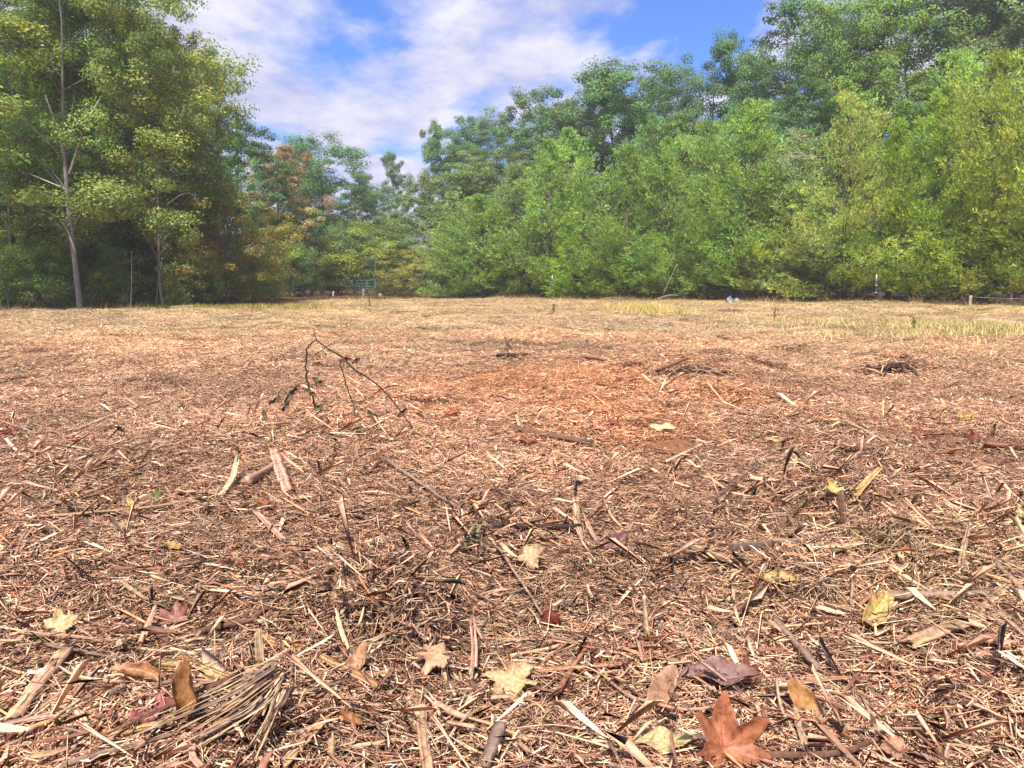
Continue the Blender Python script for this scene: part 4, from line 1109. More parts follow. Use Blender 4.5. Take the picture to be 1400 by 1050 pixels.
S = [
    ("slab", [(88, 893), (60, 925), (22, 978)], 21, C_PINK, "pinkish split slab leaning at the lower left border, with a square end", "wood chunk", C_TAN),
    ("splinter", [(30, 865), (90, 870), (150, 876)], 9, C_TAN, "straight tan splinter pointing right just beneath the pale yellow leaf", "splinter", C_PINK),
    ("splinter", [(58, 880), (110, 891), (168, 902)], 7, C_GREY, "grey-brown splinter slanting under the tan one below the pale yellow leaf", "splinter", None),
    ("slab", [(152, 1004), (200, 995), (252, 985)], 16, C_GOLD, "golden split chip with the curled brown leaf standing at its end", "wood chunk", C_TAN),
    ("slab", [(222, 908), (262, 914), (312, 932)], 21, C_GOLD, "broad flat tan slab right of the rolled orange-brown leaf", "wood chunk", C_OLIVE),
    ("slab", [(355, 867), (425, 893), (512, 936)], 15, C_GOLD, "long tan slab running down from the pale upright split piece", "wood chunk", C_RUST),
    ("splinter", [(356, 905), (353, 862, "u")], 14, C_PALE, "pale split piece standing upright at the head of the long tan slab", "splinter", C_STRAW),
    ("stick", [(345, 848), (380, 822), (414, 797)], 8, C_DARK, "dark brown bare stick pointing up right, left of the tan leaf pair", "stick", None),
    ("stick", [(263, 868), (295, 860), (352, 848)], 9, C_DARK, "short black-brown stick lying left of the dark bare stick", "stick", None),
    ("splinter", [(350, 851), (395, 846), (432, 837)], 10, C_TAN, "frayed grey-tan splinter bundle above the long tan slab", "splinter", C_GREY),
    ("slab", [(582, 908), (556, 855), (524, 806)], 10, C_DARK, "flat brown strip leaning over the hollow left of the lobed tan leaf", "wood chunk", C_GREY),
    ("slab", [(572, 945), (577, 1000), (584, 1052)], 15, C_TAN, "tan fibrous slab running straight down to the bottom border", "wood chunk", C_PINK),
    ("stick", [(684, 1000), (664, 1050)], 18, C_GREY, "stout pale grey cut stub at the bottom border", "stick", None),
    ("stick", [(698, 898), (770, 884), (848, 836)], 5, C_STRAW, "long thin pale stick rising to the right behind the pale maple leaf", "stick", None),
    ("splinter", [(735, 918), (840, 911), (902, 898), (940, 886)], 11, C_RUST, "long rusty strip curving up at its right end", "splinter", C_GOLD),
    ("stick", [(764, 946), (785, 910), (804, 885)], 7, C_RUST, "reddish brown stick leaning across the left end of the long rusty strip", "stick", None),
    ("stick", [(885, 872), (880, 816, "u")], 7, C_STRAW, "pale stub standing upright above the long rusty strip", "stick", None),
    ("splinter", [(888, 852), (930, 866), (986, 890)], 9, C_STRAW, "pale straw splinter slanting right from the upright pale stub", "splinter", None),
    ("stick", [(815, 915), (858, 955), (960, 976), (1012, 948)], 4, C_PINK, "thin bent twig ending at the big orange-brown leaf's tip", "twig", None),
    ("stick", [(1045, 1036), (1150, 1033), (1206, 1009)], 8, C_DARK, "long brown stick turned up at its right end near the bottom border", "stick", None),
    ("slab", [(1246, 880), (1300, 858), (1374, 842)], 22, C_TAN, "broad tan plank-like slab lying at the lower right", "wood chunk", C_GREY),
    ("slab", [(1272, 893), (1305, 930), (1342, 968)], 15, C_PINK, "pinkish slab pointing down right below the broad tan one", "wood chunk", C_TAN),
    ("stick", [(1208, 819), (1280, 815), (1352, 815)], 10, C_GREY, "smooth horizontal grey-tan pole piece above the broad tan slab", "stick", None),
    ("slab", [(1338, 836), (1358, 817), (1377, 801)], 13, C_STRAW, "short pale square-cut block propped on the broad tan slab", "wood chunk", C_TAN),
    ("slab", [(1153, 716), (1149, 674, "u")], 9, C_DARK, "dark broken stake standing upright with the yellow leaf at its top", "stake", C_GREY),
    ("splinter", [(1162, 688), (1180, 664, .05), (1200, 642, .09)], 11, C_GOLD, "tan splinter leaning up right of the dark broken stake", "splinter", C_GREY),
    ("stick", [(1050, 740), (1095, 741), (1126, 733)], 6, C_GREY, "smooth grey stick lying left below the dark broken stake", "stick", None),
    ("splinter", [(916, 732), (940, 745), (966, 762)], 5, C_PALE, "thin near-white splinter right of the mauve-brown leaf", "splinter", None),
    ("slab", [(952, 748), (975, 757), (1003, 770)], 16, C_TAN, "brown chunk beside the thin near-white splinter", "wood chunk", C_DARK),
    ("log", [(998, 753), (1020, 752), (1052, 748)], 15, C_GREY, "short grey log end with a dark hollow below it", "wood chunk", None),
    ("splinter", [(980, 684), (1005, 662), (1036, 636)], 13, C_GREY, "grey frayed splinter sloping up right behind the short grey log", "splinter", C_DARK),
    ("splinter", [(786, 686), (789, 715), (797, 746)], 8, C_STRAW, "pale strip, left one of the forked pair before the mauve-brown leaf", "splinter", None),
    ("splinter", [(796, 700), (808, 728), (826, 753)], 7, C_STRAW, "pale strip, right one of the forked pair touching the mauve-brown leaf", "splinter", None),
    ("stick", [(824, 681), (836, 707), (853, 725)], 4, C_STRAW, "thin pale twig above the mauve-brown leaf", "twig", None),
    ("log", [(672, 720), (730, 723), (790, 722)], 9, C_BLACK, "dark charred-looking branch piece lying level left of the forked pale strips", "stick", None),
    ("stick", [(525, 628), (590, 672), (645, 708), (672, 722)], 5, C_GREY, "long straight grey cane lying diagonally in mid field", "stick", None),
    ("stick", [(660, 722), (700, 775), (742, 842)], 5, C_GREY, "thin grey stick running down from the dark branch piece to the red leaf", "stick", None),
    ("stick", [(648, 722), (632, 742), (616, 758)], 6, C_STRAW, "pale crooked twig beside the withered grey-green leaves", "twig", None),
    ("slab", [(394, 672), (384, 645, .05), (375, 617, .10)], 15, C_PINK, "pinkish wood chunk standing on end left of mid field", "wood chunk", C_RUST),
    ("log", [(338, 661), (355, 652), (375, 641)], 13, C_PINK, "rounded pinkish branch piece left of the standing pink chunk", "stick", None),
    ("splinter", [(302, 676), (318, 655, .03), (326, 622, .09)], 8, C_PALE, "pale splinter bent upright above its frayed fan end", "splinter", None),
    ("splinter", [(-12, 706), (70, 706), (145, 702), (222, 692), (300, 678)], 11, C_GOLD, "longest straw-gold splinter lying level from the left border", "splinter", C_STRAW),
    ("stick", [(-8, 699), (58, 698), (120, 676), (186, 648)], 3, C_DARK, "thin dark twig crossing over the longest straw-gold splinter", "twig", None),
    ("splinter", [(179, 738), (197, 746), (218, 752)], 6, C_STRAW, "short straw-coloured chip below the small green leaf", "splinter", None),
    ("splinter", [(56, 714), (34, 730), (26, 752), (19, 775)], 8, C_PINK, "bent pinkish strip hanging down near the left border", "splinter", None),
    ("stick", [(558, 764), (578, 770), (598, 778)], 9, C_DARK, "short dark curved stick right of the cupped tan leaf", "stick", None),
    ("slab", [(350, 700), (368, 718), (386, 737)], 9, C_PINK, "narrow pink plank chip above the cupped tan leaf's left", "wood chunk", None),
    ("log", [(684, 490), (718, 489), (750, 484)], 8, C_BLACK, "dark short log lying at the top edge of the orange shreds", "log", None),
    ("stick", [(886, 512), (915, 501), (940, 491, .05)], 5, C_DARK, "dark stick slanting up right of the orange shreds", "stick", None),
    ("splinter", [(848, 518), (900, 512), (968, 508)], 6, C_GREY, "grey split piece under the slanting dark stick", "splinter", C_DARK),
    ("splinter", [(713, 588), (705, 560, "u")], 8, C_PALE, "near-white chip standing upright before the orange shreds", "splinter", None),
    ("log", [(655, 578), (720, 591), (806, 607)], 8, C_GREY, "grey half-buried branch below the upright near-white chip", "branch", C_DARK),
    ("splinter", [(1150, 574), (1178, 586), (1206, 602)], 5, C_STRAW, "pale splinter slanting right toward the maroon leaf", "splinter", None),
    ("log", [(1348, 608), (1375, 611), (1404, 612)], 9, C_RUST, "dark red-brown bark piece at the right border", "bark", None),
    ("splinter", [(1250, 658), (1282, 661), (1312, 664)], 6, C_STRAW, "pale flat splinter lying level left of the pale tan leaf", "splinter", None),
    ("stick", [(1325, 708), (1356, 768), (1402, 812)], 8, C_GREY, "long bare stick running down to the right border", "stick", None),
    ("log", [(1060, 850), (1086, 880), (1116, 914)], 9, C_GREY, "grey weathered branch piece below the yellow-tipped curl", "stick", None),
    ("splinter", [(1084, 965), (1094, 1000), (1106, 1035)], 9, C_STRAW, "straight pale splinter below the golden-brown leaf", "splinter", None),
    ("splinter", [(1098, 934), (1140, 929), (1188, 924)], 8, C_RUST, "reddish curved splinter above the golden-brown leaf", "splinter", C_TAN),
    ("stick", [(86, 1048), (165, 1026), (232, 1006)], 9, C_GREY, "smooth grey branch lying along the bottom border at the left", "stick", None),
    ("stick", [(-8, 913), (45, 924)], 5, C_STRAW, "thin straw piece left of the pinkish leaning slab", "twig", None),
    ("splinter", [(476, 886), (466, 862, .03), (459, 834, .07)], 7, C_STRAW, "pale crooked piece rising from the dark hollow beneath the tan leaf pair", "splinter", None),
    ("slab", [(380, 1054), (410, 1020), (444, 984)], 13, C_TAN, "tan plank rising from the bottom border to a frayed head", "wood chunk", C_GOLD),
    ("splinter", [(452, 1042), (454, 1003, "u")], 10, C_STRAW, "short square straw piece standing right of the frayed plank", "splinter", None),
    ("splinter", [(484, 1052), (505, 1028), (527, 1014)], 8, C_STRAW, "pale bent piece at the bottom border right of the frayed plank", "splinter", None),
    ("splinter", [(646, 926), (649, 890, .02), (645, 846, .05)], 8, C_PINK, "pinkish jointed piece standing left of the pale maple leaf", "splinter", None),
    ("stick", [(604, 912), (610, 932), (622, 952)], 5, C_STRAW, "thin forked twig under the lobed tan leaf", "twig", None),
    ("splinter", [(555, 955), (573, 978), (600, 1030)], 6, C_STRAW, "narrow pale splinter crossing the tan fibrous slab", "splinter", None),
    ("stick", [(595, 965), (615, 975), (640, 985)], 10, C_PINK, "short pinkish round stick right of the tan fibrous slab", "stick", None),
    ("splinter", [(165, 796), (182, 808), (204, 822)], 7, C_STRAW, "curved straw chip in the left midground above the pale yellow leaf", "splinter", None),
    ("splinter", [(193, 878), (203, 852, .02), (213, 828, .04)], 8, C_PINK, "pink splinter leaning upward right of the pale yellow leaf", "splinter", None),
    ("splinter", [(195, 888), (225, 890), (254, 890)], 6, C_STRAW, "short level pale splinter above the broad flat tan slab", "splinter", None),
    ("stick", [(262, 880), (275, 865), (292, 852)], 6, C_STRAW, "pale peeled stick crossing the short black-brown one", "stick", None),
    ("slab", [(10, 1002), (35, 985), (72, 980)], 13, C_PINK, "red-tinged chip at the lower left border beneath the leaning slab", "wood chunk", C_RUST),
    ("splinter", [(20, 1005), (55, 990), (92, 980)], 9, C_GOLD, "golden split strip beside the red-tinged chip", "splinter", None),
    ("splinter", [(106, 970), (112, 980), (118, 991)], 8, C_STRAW, "short stubby straw chip left of the golden chip", "splinter", None),
    ("stick", [(1330, 790), (1370, 770), (1404, 742)], 9, C_TAN, "tan branch piece slanting to the right border above the pale block", "stick", None),
    ("splinter", [(1312, 775), (1318, 745, .02), (1324, 720, .05)], 9, C_TAN, "frayed tan splinter leaning left of the long bare stick", "splinter", C_GREY),
    ("splinter", [(1100, 748), (1150, 748), (1186, 741)], 10, C_STRAW, "ragged pale splinter below the dark broken stake", "splinter", C_TAN),
    ("splinter", [(1110, 770), (1135, 755), (1164, 748)], 8, C_TAN, "brown-edged splinter crossing under the ragged pale one", "splinter", C_RUST),
    ("stick", [(1108, 776), (1130, 760), (1148, 745)], 4, C_DARK, "thin dark twig among the pale splinters below the broken stake", "twig", None),
    ("splinter", [(1218, 784), (1235, 778), (1246, 763)], 6, C_PALE, "hooked near-white strip right of the tangled olive hollow", "splinter", None),
    ("stick", [(1200, 818), (1260, 812, .03), (1256, 790, .06), (1250, 770, .03)], 3, C_STRAW, "looping straw stem above the horizontal pole piece", "twig", None),
    ("splinter", [(1265, 760), (1300, 752), (1320, 758)], 9, C_STRAW, "flat straw strip between the long bare stick and the tangled hollow", "splinter", None),
    ("stick", [(1190, 672), (1215, 690), (1235, 700)], 5, C_STRAW, "pale short twig right of the leaning tan splinter", "twig", None),
    ("splinter", [(1072, 685), (1090, 675), (1110, 664)], 8, C_STRAW, "pale golden sliver left of the yellow leaf on the stake", "splinter", None),
    ("splinter", [(720, 640), (755, 634), (792, 633)], 5, C_TAN, "tan level splinter in mid field below the rusty flat leaf", "splinter", None),
    ("stick", [(910, 632), (940, 618), (964, 606)], 4, C_STRAW, "thin straight straw stick in mid field right of centre", "twig", None),
    ("stick", [(700, 478), (690, 462, .1)], 3, C_DARK, "tiny twig standing near the dark short log", "twig", None),
    ("stick", [(760, 490), (800, 488), (842, 498)], 4, C_RUST, "low rusty branch lying right of the dark short log", "stick", None),
    ("stick", [(1186, 502), (1212, 493), (1240, 488, .05), (1268, 489, .04)], 4, C_BLACK, "dark arched stick over the right-hand clump of roots", "stick", None),
    ("stick", [(1180, 493), (1215, 487)], 4, C_GREY, "grey straight stick left above the right-hand clump of roots", "stick", None),
    ("splinter", [(100, 588), (150, 570), (205, 548)], 6, C_STRAW, "pale splinter slanting in the left middle distance", "splinter", None),
    ("splinter", [(170, 610), (215, 602), (240, 613)], 11, C_GREY, "broad grey-brown weathered piece in the left middle distance", "wood chunk", C_TAN),
    ("splinter", [(110, 640), (155, 632), (180, 642)], 7, C_RUST, "red-brown flat strip left of the pale upright splinter", "splinter", None),
    ("splinter", [(45, 640), (80, 632), (110, 625)], 8, C_STRAW, "straw-coloured sliver near the left border above the golden splinter", "splinter", None),
    ("stick", [(165, 455), (185, 453), (210, 460)], 3, C_DARK, "short dark twig far off on the left field", "twig", None),
    ("stick", [(180, 483), (200, 486), (218, 491)], 3, C_DARK, "thin curved twig far off left of the brier", "twig", None),
    ("stick", [(618, 520), (640, 514), (660, 508)], 3, C_GREY, "faint grey stick beyond the brier at centre left", "twig", None),
    ("splinter", [(435, 540), (470, 548), (500, 549)], 6, C_STRAW, "straight pale splinter lying behind the brier's withered leaves", "splinter", None),
    ("splinter", [(478, 528), (488, 545), (500, 550)], 8, C_PALE, "pale bent splinter beneath the brier's arch", "splinter", None),
]
for (kind, pp, w, colr, lab, cat, t2) in S:
    o_ = piece(kind, pp, w, colr, lab, cat, tint2=t2)
    LAND.append((o_.location.x, o_.location.y, lab))

# the shattered branch at the lower left: a sheaf of long fibres, each one a part
ctr = ground(330, 985, .03)
root = tag(link("shattered_branch", None, loc=ctr), "shattered branch spread into a sheaf of long pale fibres at the lower left", "branch")
g = np.random.default_rng(77)
for k in range(44):
    s = (k - 21.5) / 22.0
    e1 = (402 + g.uniform(-26, 10), 910 + 20 * s + g.uniform(-9, 9))
    mid = (338 + 30 * s + g.uniform(-8, 8), 964 + 32 * s + g.uniform(-8, 8))
    e2 = (222 + 95 * s + g.uniform(-40, 30) + (60 if k > 32 else 0), 1036 + 12 * s + g.uniform(-16, 14))
    P = np.array([ground(*e1, .045 + g.uniform(0, .05)), ground(*mid, .055 + g.uniform(0, .06)), ground(*e2, .04 + g.uniform(-.01, .04))])
    a_, b_ = g.uniform(0, .4), g.uniform(.6, 1)
    P = resample(P, 24)[int(a_ * 23):int(b_ * 23) + 1] - np.array(ctr)
    mb = MB()
    cc = np.array([C_STRAW, C_GREY, C_TAN, C_STRAW, C_PALE, C_DARK, C_STRAW][int(g.integers(0, 7))]) * g.uniform(.75, 1.12)
    r_ = g.uniform(.0014, .0045) if k % 6 else g.uniform(.006, .011)
    tube(mb, P, r_, r_ * .4, 9, cc, flatness=.4, rough=.3, streak=.32, ragged=.07, g=g, knots=.05)
    link("fibre", mb.mesh("fibre"), M_WOOD, root)

# smaller loose pieces that can still be told apart: named by what they lie next to
def around(x, y):
    best = sorted(LAND, key=lambda q: (q[0] - x) ** 2 + (q[1] - y) ** 2)[0]
    dx, dy = x - best[0], y - best[1]
    return best, ("right of" if dx > 0 else "left of") if abs(dx) > abs(dy) else ("behind" if dy > 0 else "in front of"), math.hypot(dx, dy)
# ------------------------------------------------------------------ fallen leaves
def leaf_mesh(g, kind, size, color, edge, curl, fold, wrinkle, roll=0.0):
    """A leaf blade with lobes or teeth, veins and curl. The stem end lies at the origin's -Y side, the tip at +Y."""
    na, nr = 84, 8
    wrinkle = wrinkle * 1.6
    curl = curl * 1.25
    th = np.linspace(-math.pi, math.pi, na, endpoint=False)      # 0 = tip
    if kind == "lobed":
        r = .48 + sum(a * np.exp(-((th - t0) / s) ** 2) for a, t0, s in ((.52, 0, .30), (.44, .95, .29), (.44, -.95, .29), (.30, 1.85, .30), (.30, -1.85, .30)))
        teeth = np.abs(((th * 84 / (2 * math.pi) / 3.5) % 1) - .5) * .26
        r = r * (1 + teeth - .06) * (1 + .05 * g.normal(size=na)) * (1 + .10 * np.sin(3 * th + g.uniform(0, 6)))
        r *= 1 - .55 * np.exp(-((np.abs(th) - math.pi) / .28) ** 2)
        veins = (0, .95, -.95, 1.85, -1.85)
    else:
        ax = .46
        r = 1 / np.sqrt((np.cos(th)) ** 2 + (np.sin(th) / ax) ** 2)
        r *= (1 + .14 * np.exp(-(th / .25) ** 2)) * (1 + .05 * (((th * na / (2 * math.pi)) % 2) > .9)) * (1 + .025 * g.normal(size=na))
        veins = (0, math.pi - 1e-3)
    fr = np.linspace(0, 1, nr) ** .9
    Rr = fr[:, None] * r[None, :]
    x = Rr * np.sin(th)[None]; y = Rr * np.cos(th)[None]
    rid = np.zeros_like(x)
    for v in veins:
        dv = np.abs((th - v + math.pi) % (2 * math.pi) - math.pi)
        rid += np.exp(-(dv / .085) ** 2)[None] * np.ones((nr, 1))
    if kind != "lobed":
        rid = np.exp(-(x / .03) ** 2) + .6 * (np.abs(((y * 7 + np.abs(x) * 5) % 1) - .5) < .12)
    z = curl * Rr ** 2 + fold * np.abs(x) - .035 * rid * Rr
    ph = g.uniform(0, 6, 6)
    z = z + wrinkle * (np.sin(7 * x + ph[0]) * np.sin(6 * y + ph[1]) * .5 + np.sin(13 * x + 5 * y + ph[2]) * .25) * fr[:, None]
    z = z + wrinkle * 1.3 * np.sin(3 * th + ph[3])[None] * (fr[:, None] ** 2)
    if roll:
        rad_ = 1 / roll
        a = x / rad_
        x, z = rad_ * np.sin(a) - z * np.sin(a), rad_ * (1 - np.cos(a)) + z * np.cos(a)
    V = np.stack([x, y, z], -1).reshape(-1, 3) * size
    i_ = np.arange(nr - 1)[:, None] * na; j = np.arange(na)[None]; k = (j + 1) % na
    Qd = np.stack([i_ + j, i_ + k, i_ + na + k, i_ + na + j], -1).reshape(-1, 4)
    c = np.array(color)[None, None] * (1 + .10 * g.normal(size=(nr, na, 1)))
    e = (fr[:, None, None] ** 3) * (.6 + .5 * np.sin(5 * th + ph[4]))[None, :, None].clip(0, 1)
    c = c * (1 - e) + np.array(edge)[None, None] * e
    c = c * (1 - .35 * (rid[..., None] > .5)) + np.array(color) * 1.35 * .35 * (rid[..., None] > .5)
    return V, Qd, c.reshape(-1, 3).clip(.005, .9)


def fallen_leaf(px, py, wpx, kind, color, edge, label, tilt=10, yaw=0, face=0, curl=.15, fold=.15, wrinkle=.05, roll=0.0, stalk=True, lift=.038, parent=None, group="fallen leaves on the mulch"):
    """wpx: how wide the leaf shows in the photograph; tilt: how far its far edge is raised; face: turns it about the line of sight."""
    g = np.random.default_rng(int(px * 31 + py))
    c = ground(px, py, lift)
    dist = math.hypot(c[1], CAMH)
    wr = 1.7 if kind == "lobed" else math.hypot(2.1 * math.sin(R(yaw)), (.92 if not roll else .5) * math.cos(R(yaw)))
    size = wpx / F * dist / wr
    V, Qd, C_ = leaf_mesh(g, kind, size, color, edge, curl, fold, wrinkle, roll)
    root = bpy.data.objects.new("fallen_leaf", None)
    COL.objects.link(root)
    root.location = c
    from mathutils import Euler, Matrix
    M = Matrix.Rotation(R(face), 4, "Y") @ Matrix.Rotation(R(tilt), 4, "X") @ Matrix.Rotation(R(yaw), 4, "Z")
    root.rotation_euler = M.to_euler()
    tag(root, label, "leaf", group)
    me_ = mesh_quads("blade", V, Qd, C_, True)
    bl = link("blade", me_, M_DRYLEAF, root)
    sm = bl.modifiers.new("thickness", "SOLIDIFY"); sm.thickness = max(.0005, size * .008)
    # never sunk into the mulch: lift the leaf until its lowest rim rests on it
    W = np.array([(M @ Vector(v))[:] for v in V])
    low = np.percentile(W[:, 2], 6)
    root.location.z = c[2] + max(0, -low - .012 - .22 * size)
    if stalk:
        mb = MB()
        s0 = np.array([0, -.12 * size if kind == "lobed" else -.95 * size, 0])
        P = resample([s0, s0 + np.array([.05, -.45, .04]) * size, s0 + np.array([.16, -.85, .02]) * size], 7)
        tube(mb, P, size * .022, size * .015, 5, tuple(np.array(color) * .9), g=g)
        link("stalk", mb.mesh("stalk", True), M_WOOD, root)
    LAND.append((c[0], c[1], label))
    return root


def sc(r, g_, b_, k=.66):
    v = np.array(lin(r, g_, b_)); m_ = v.mean()
    return tuple((m_ + (v - m_) * .9) * k)


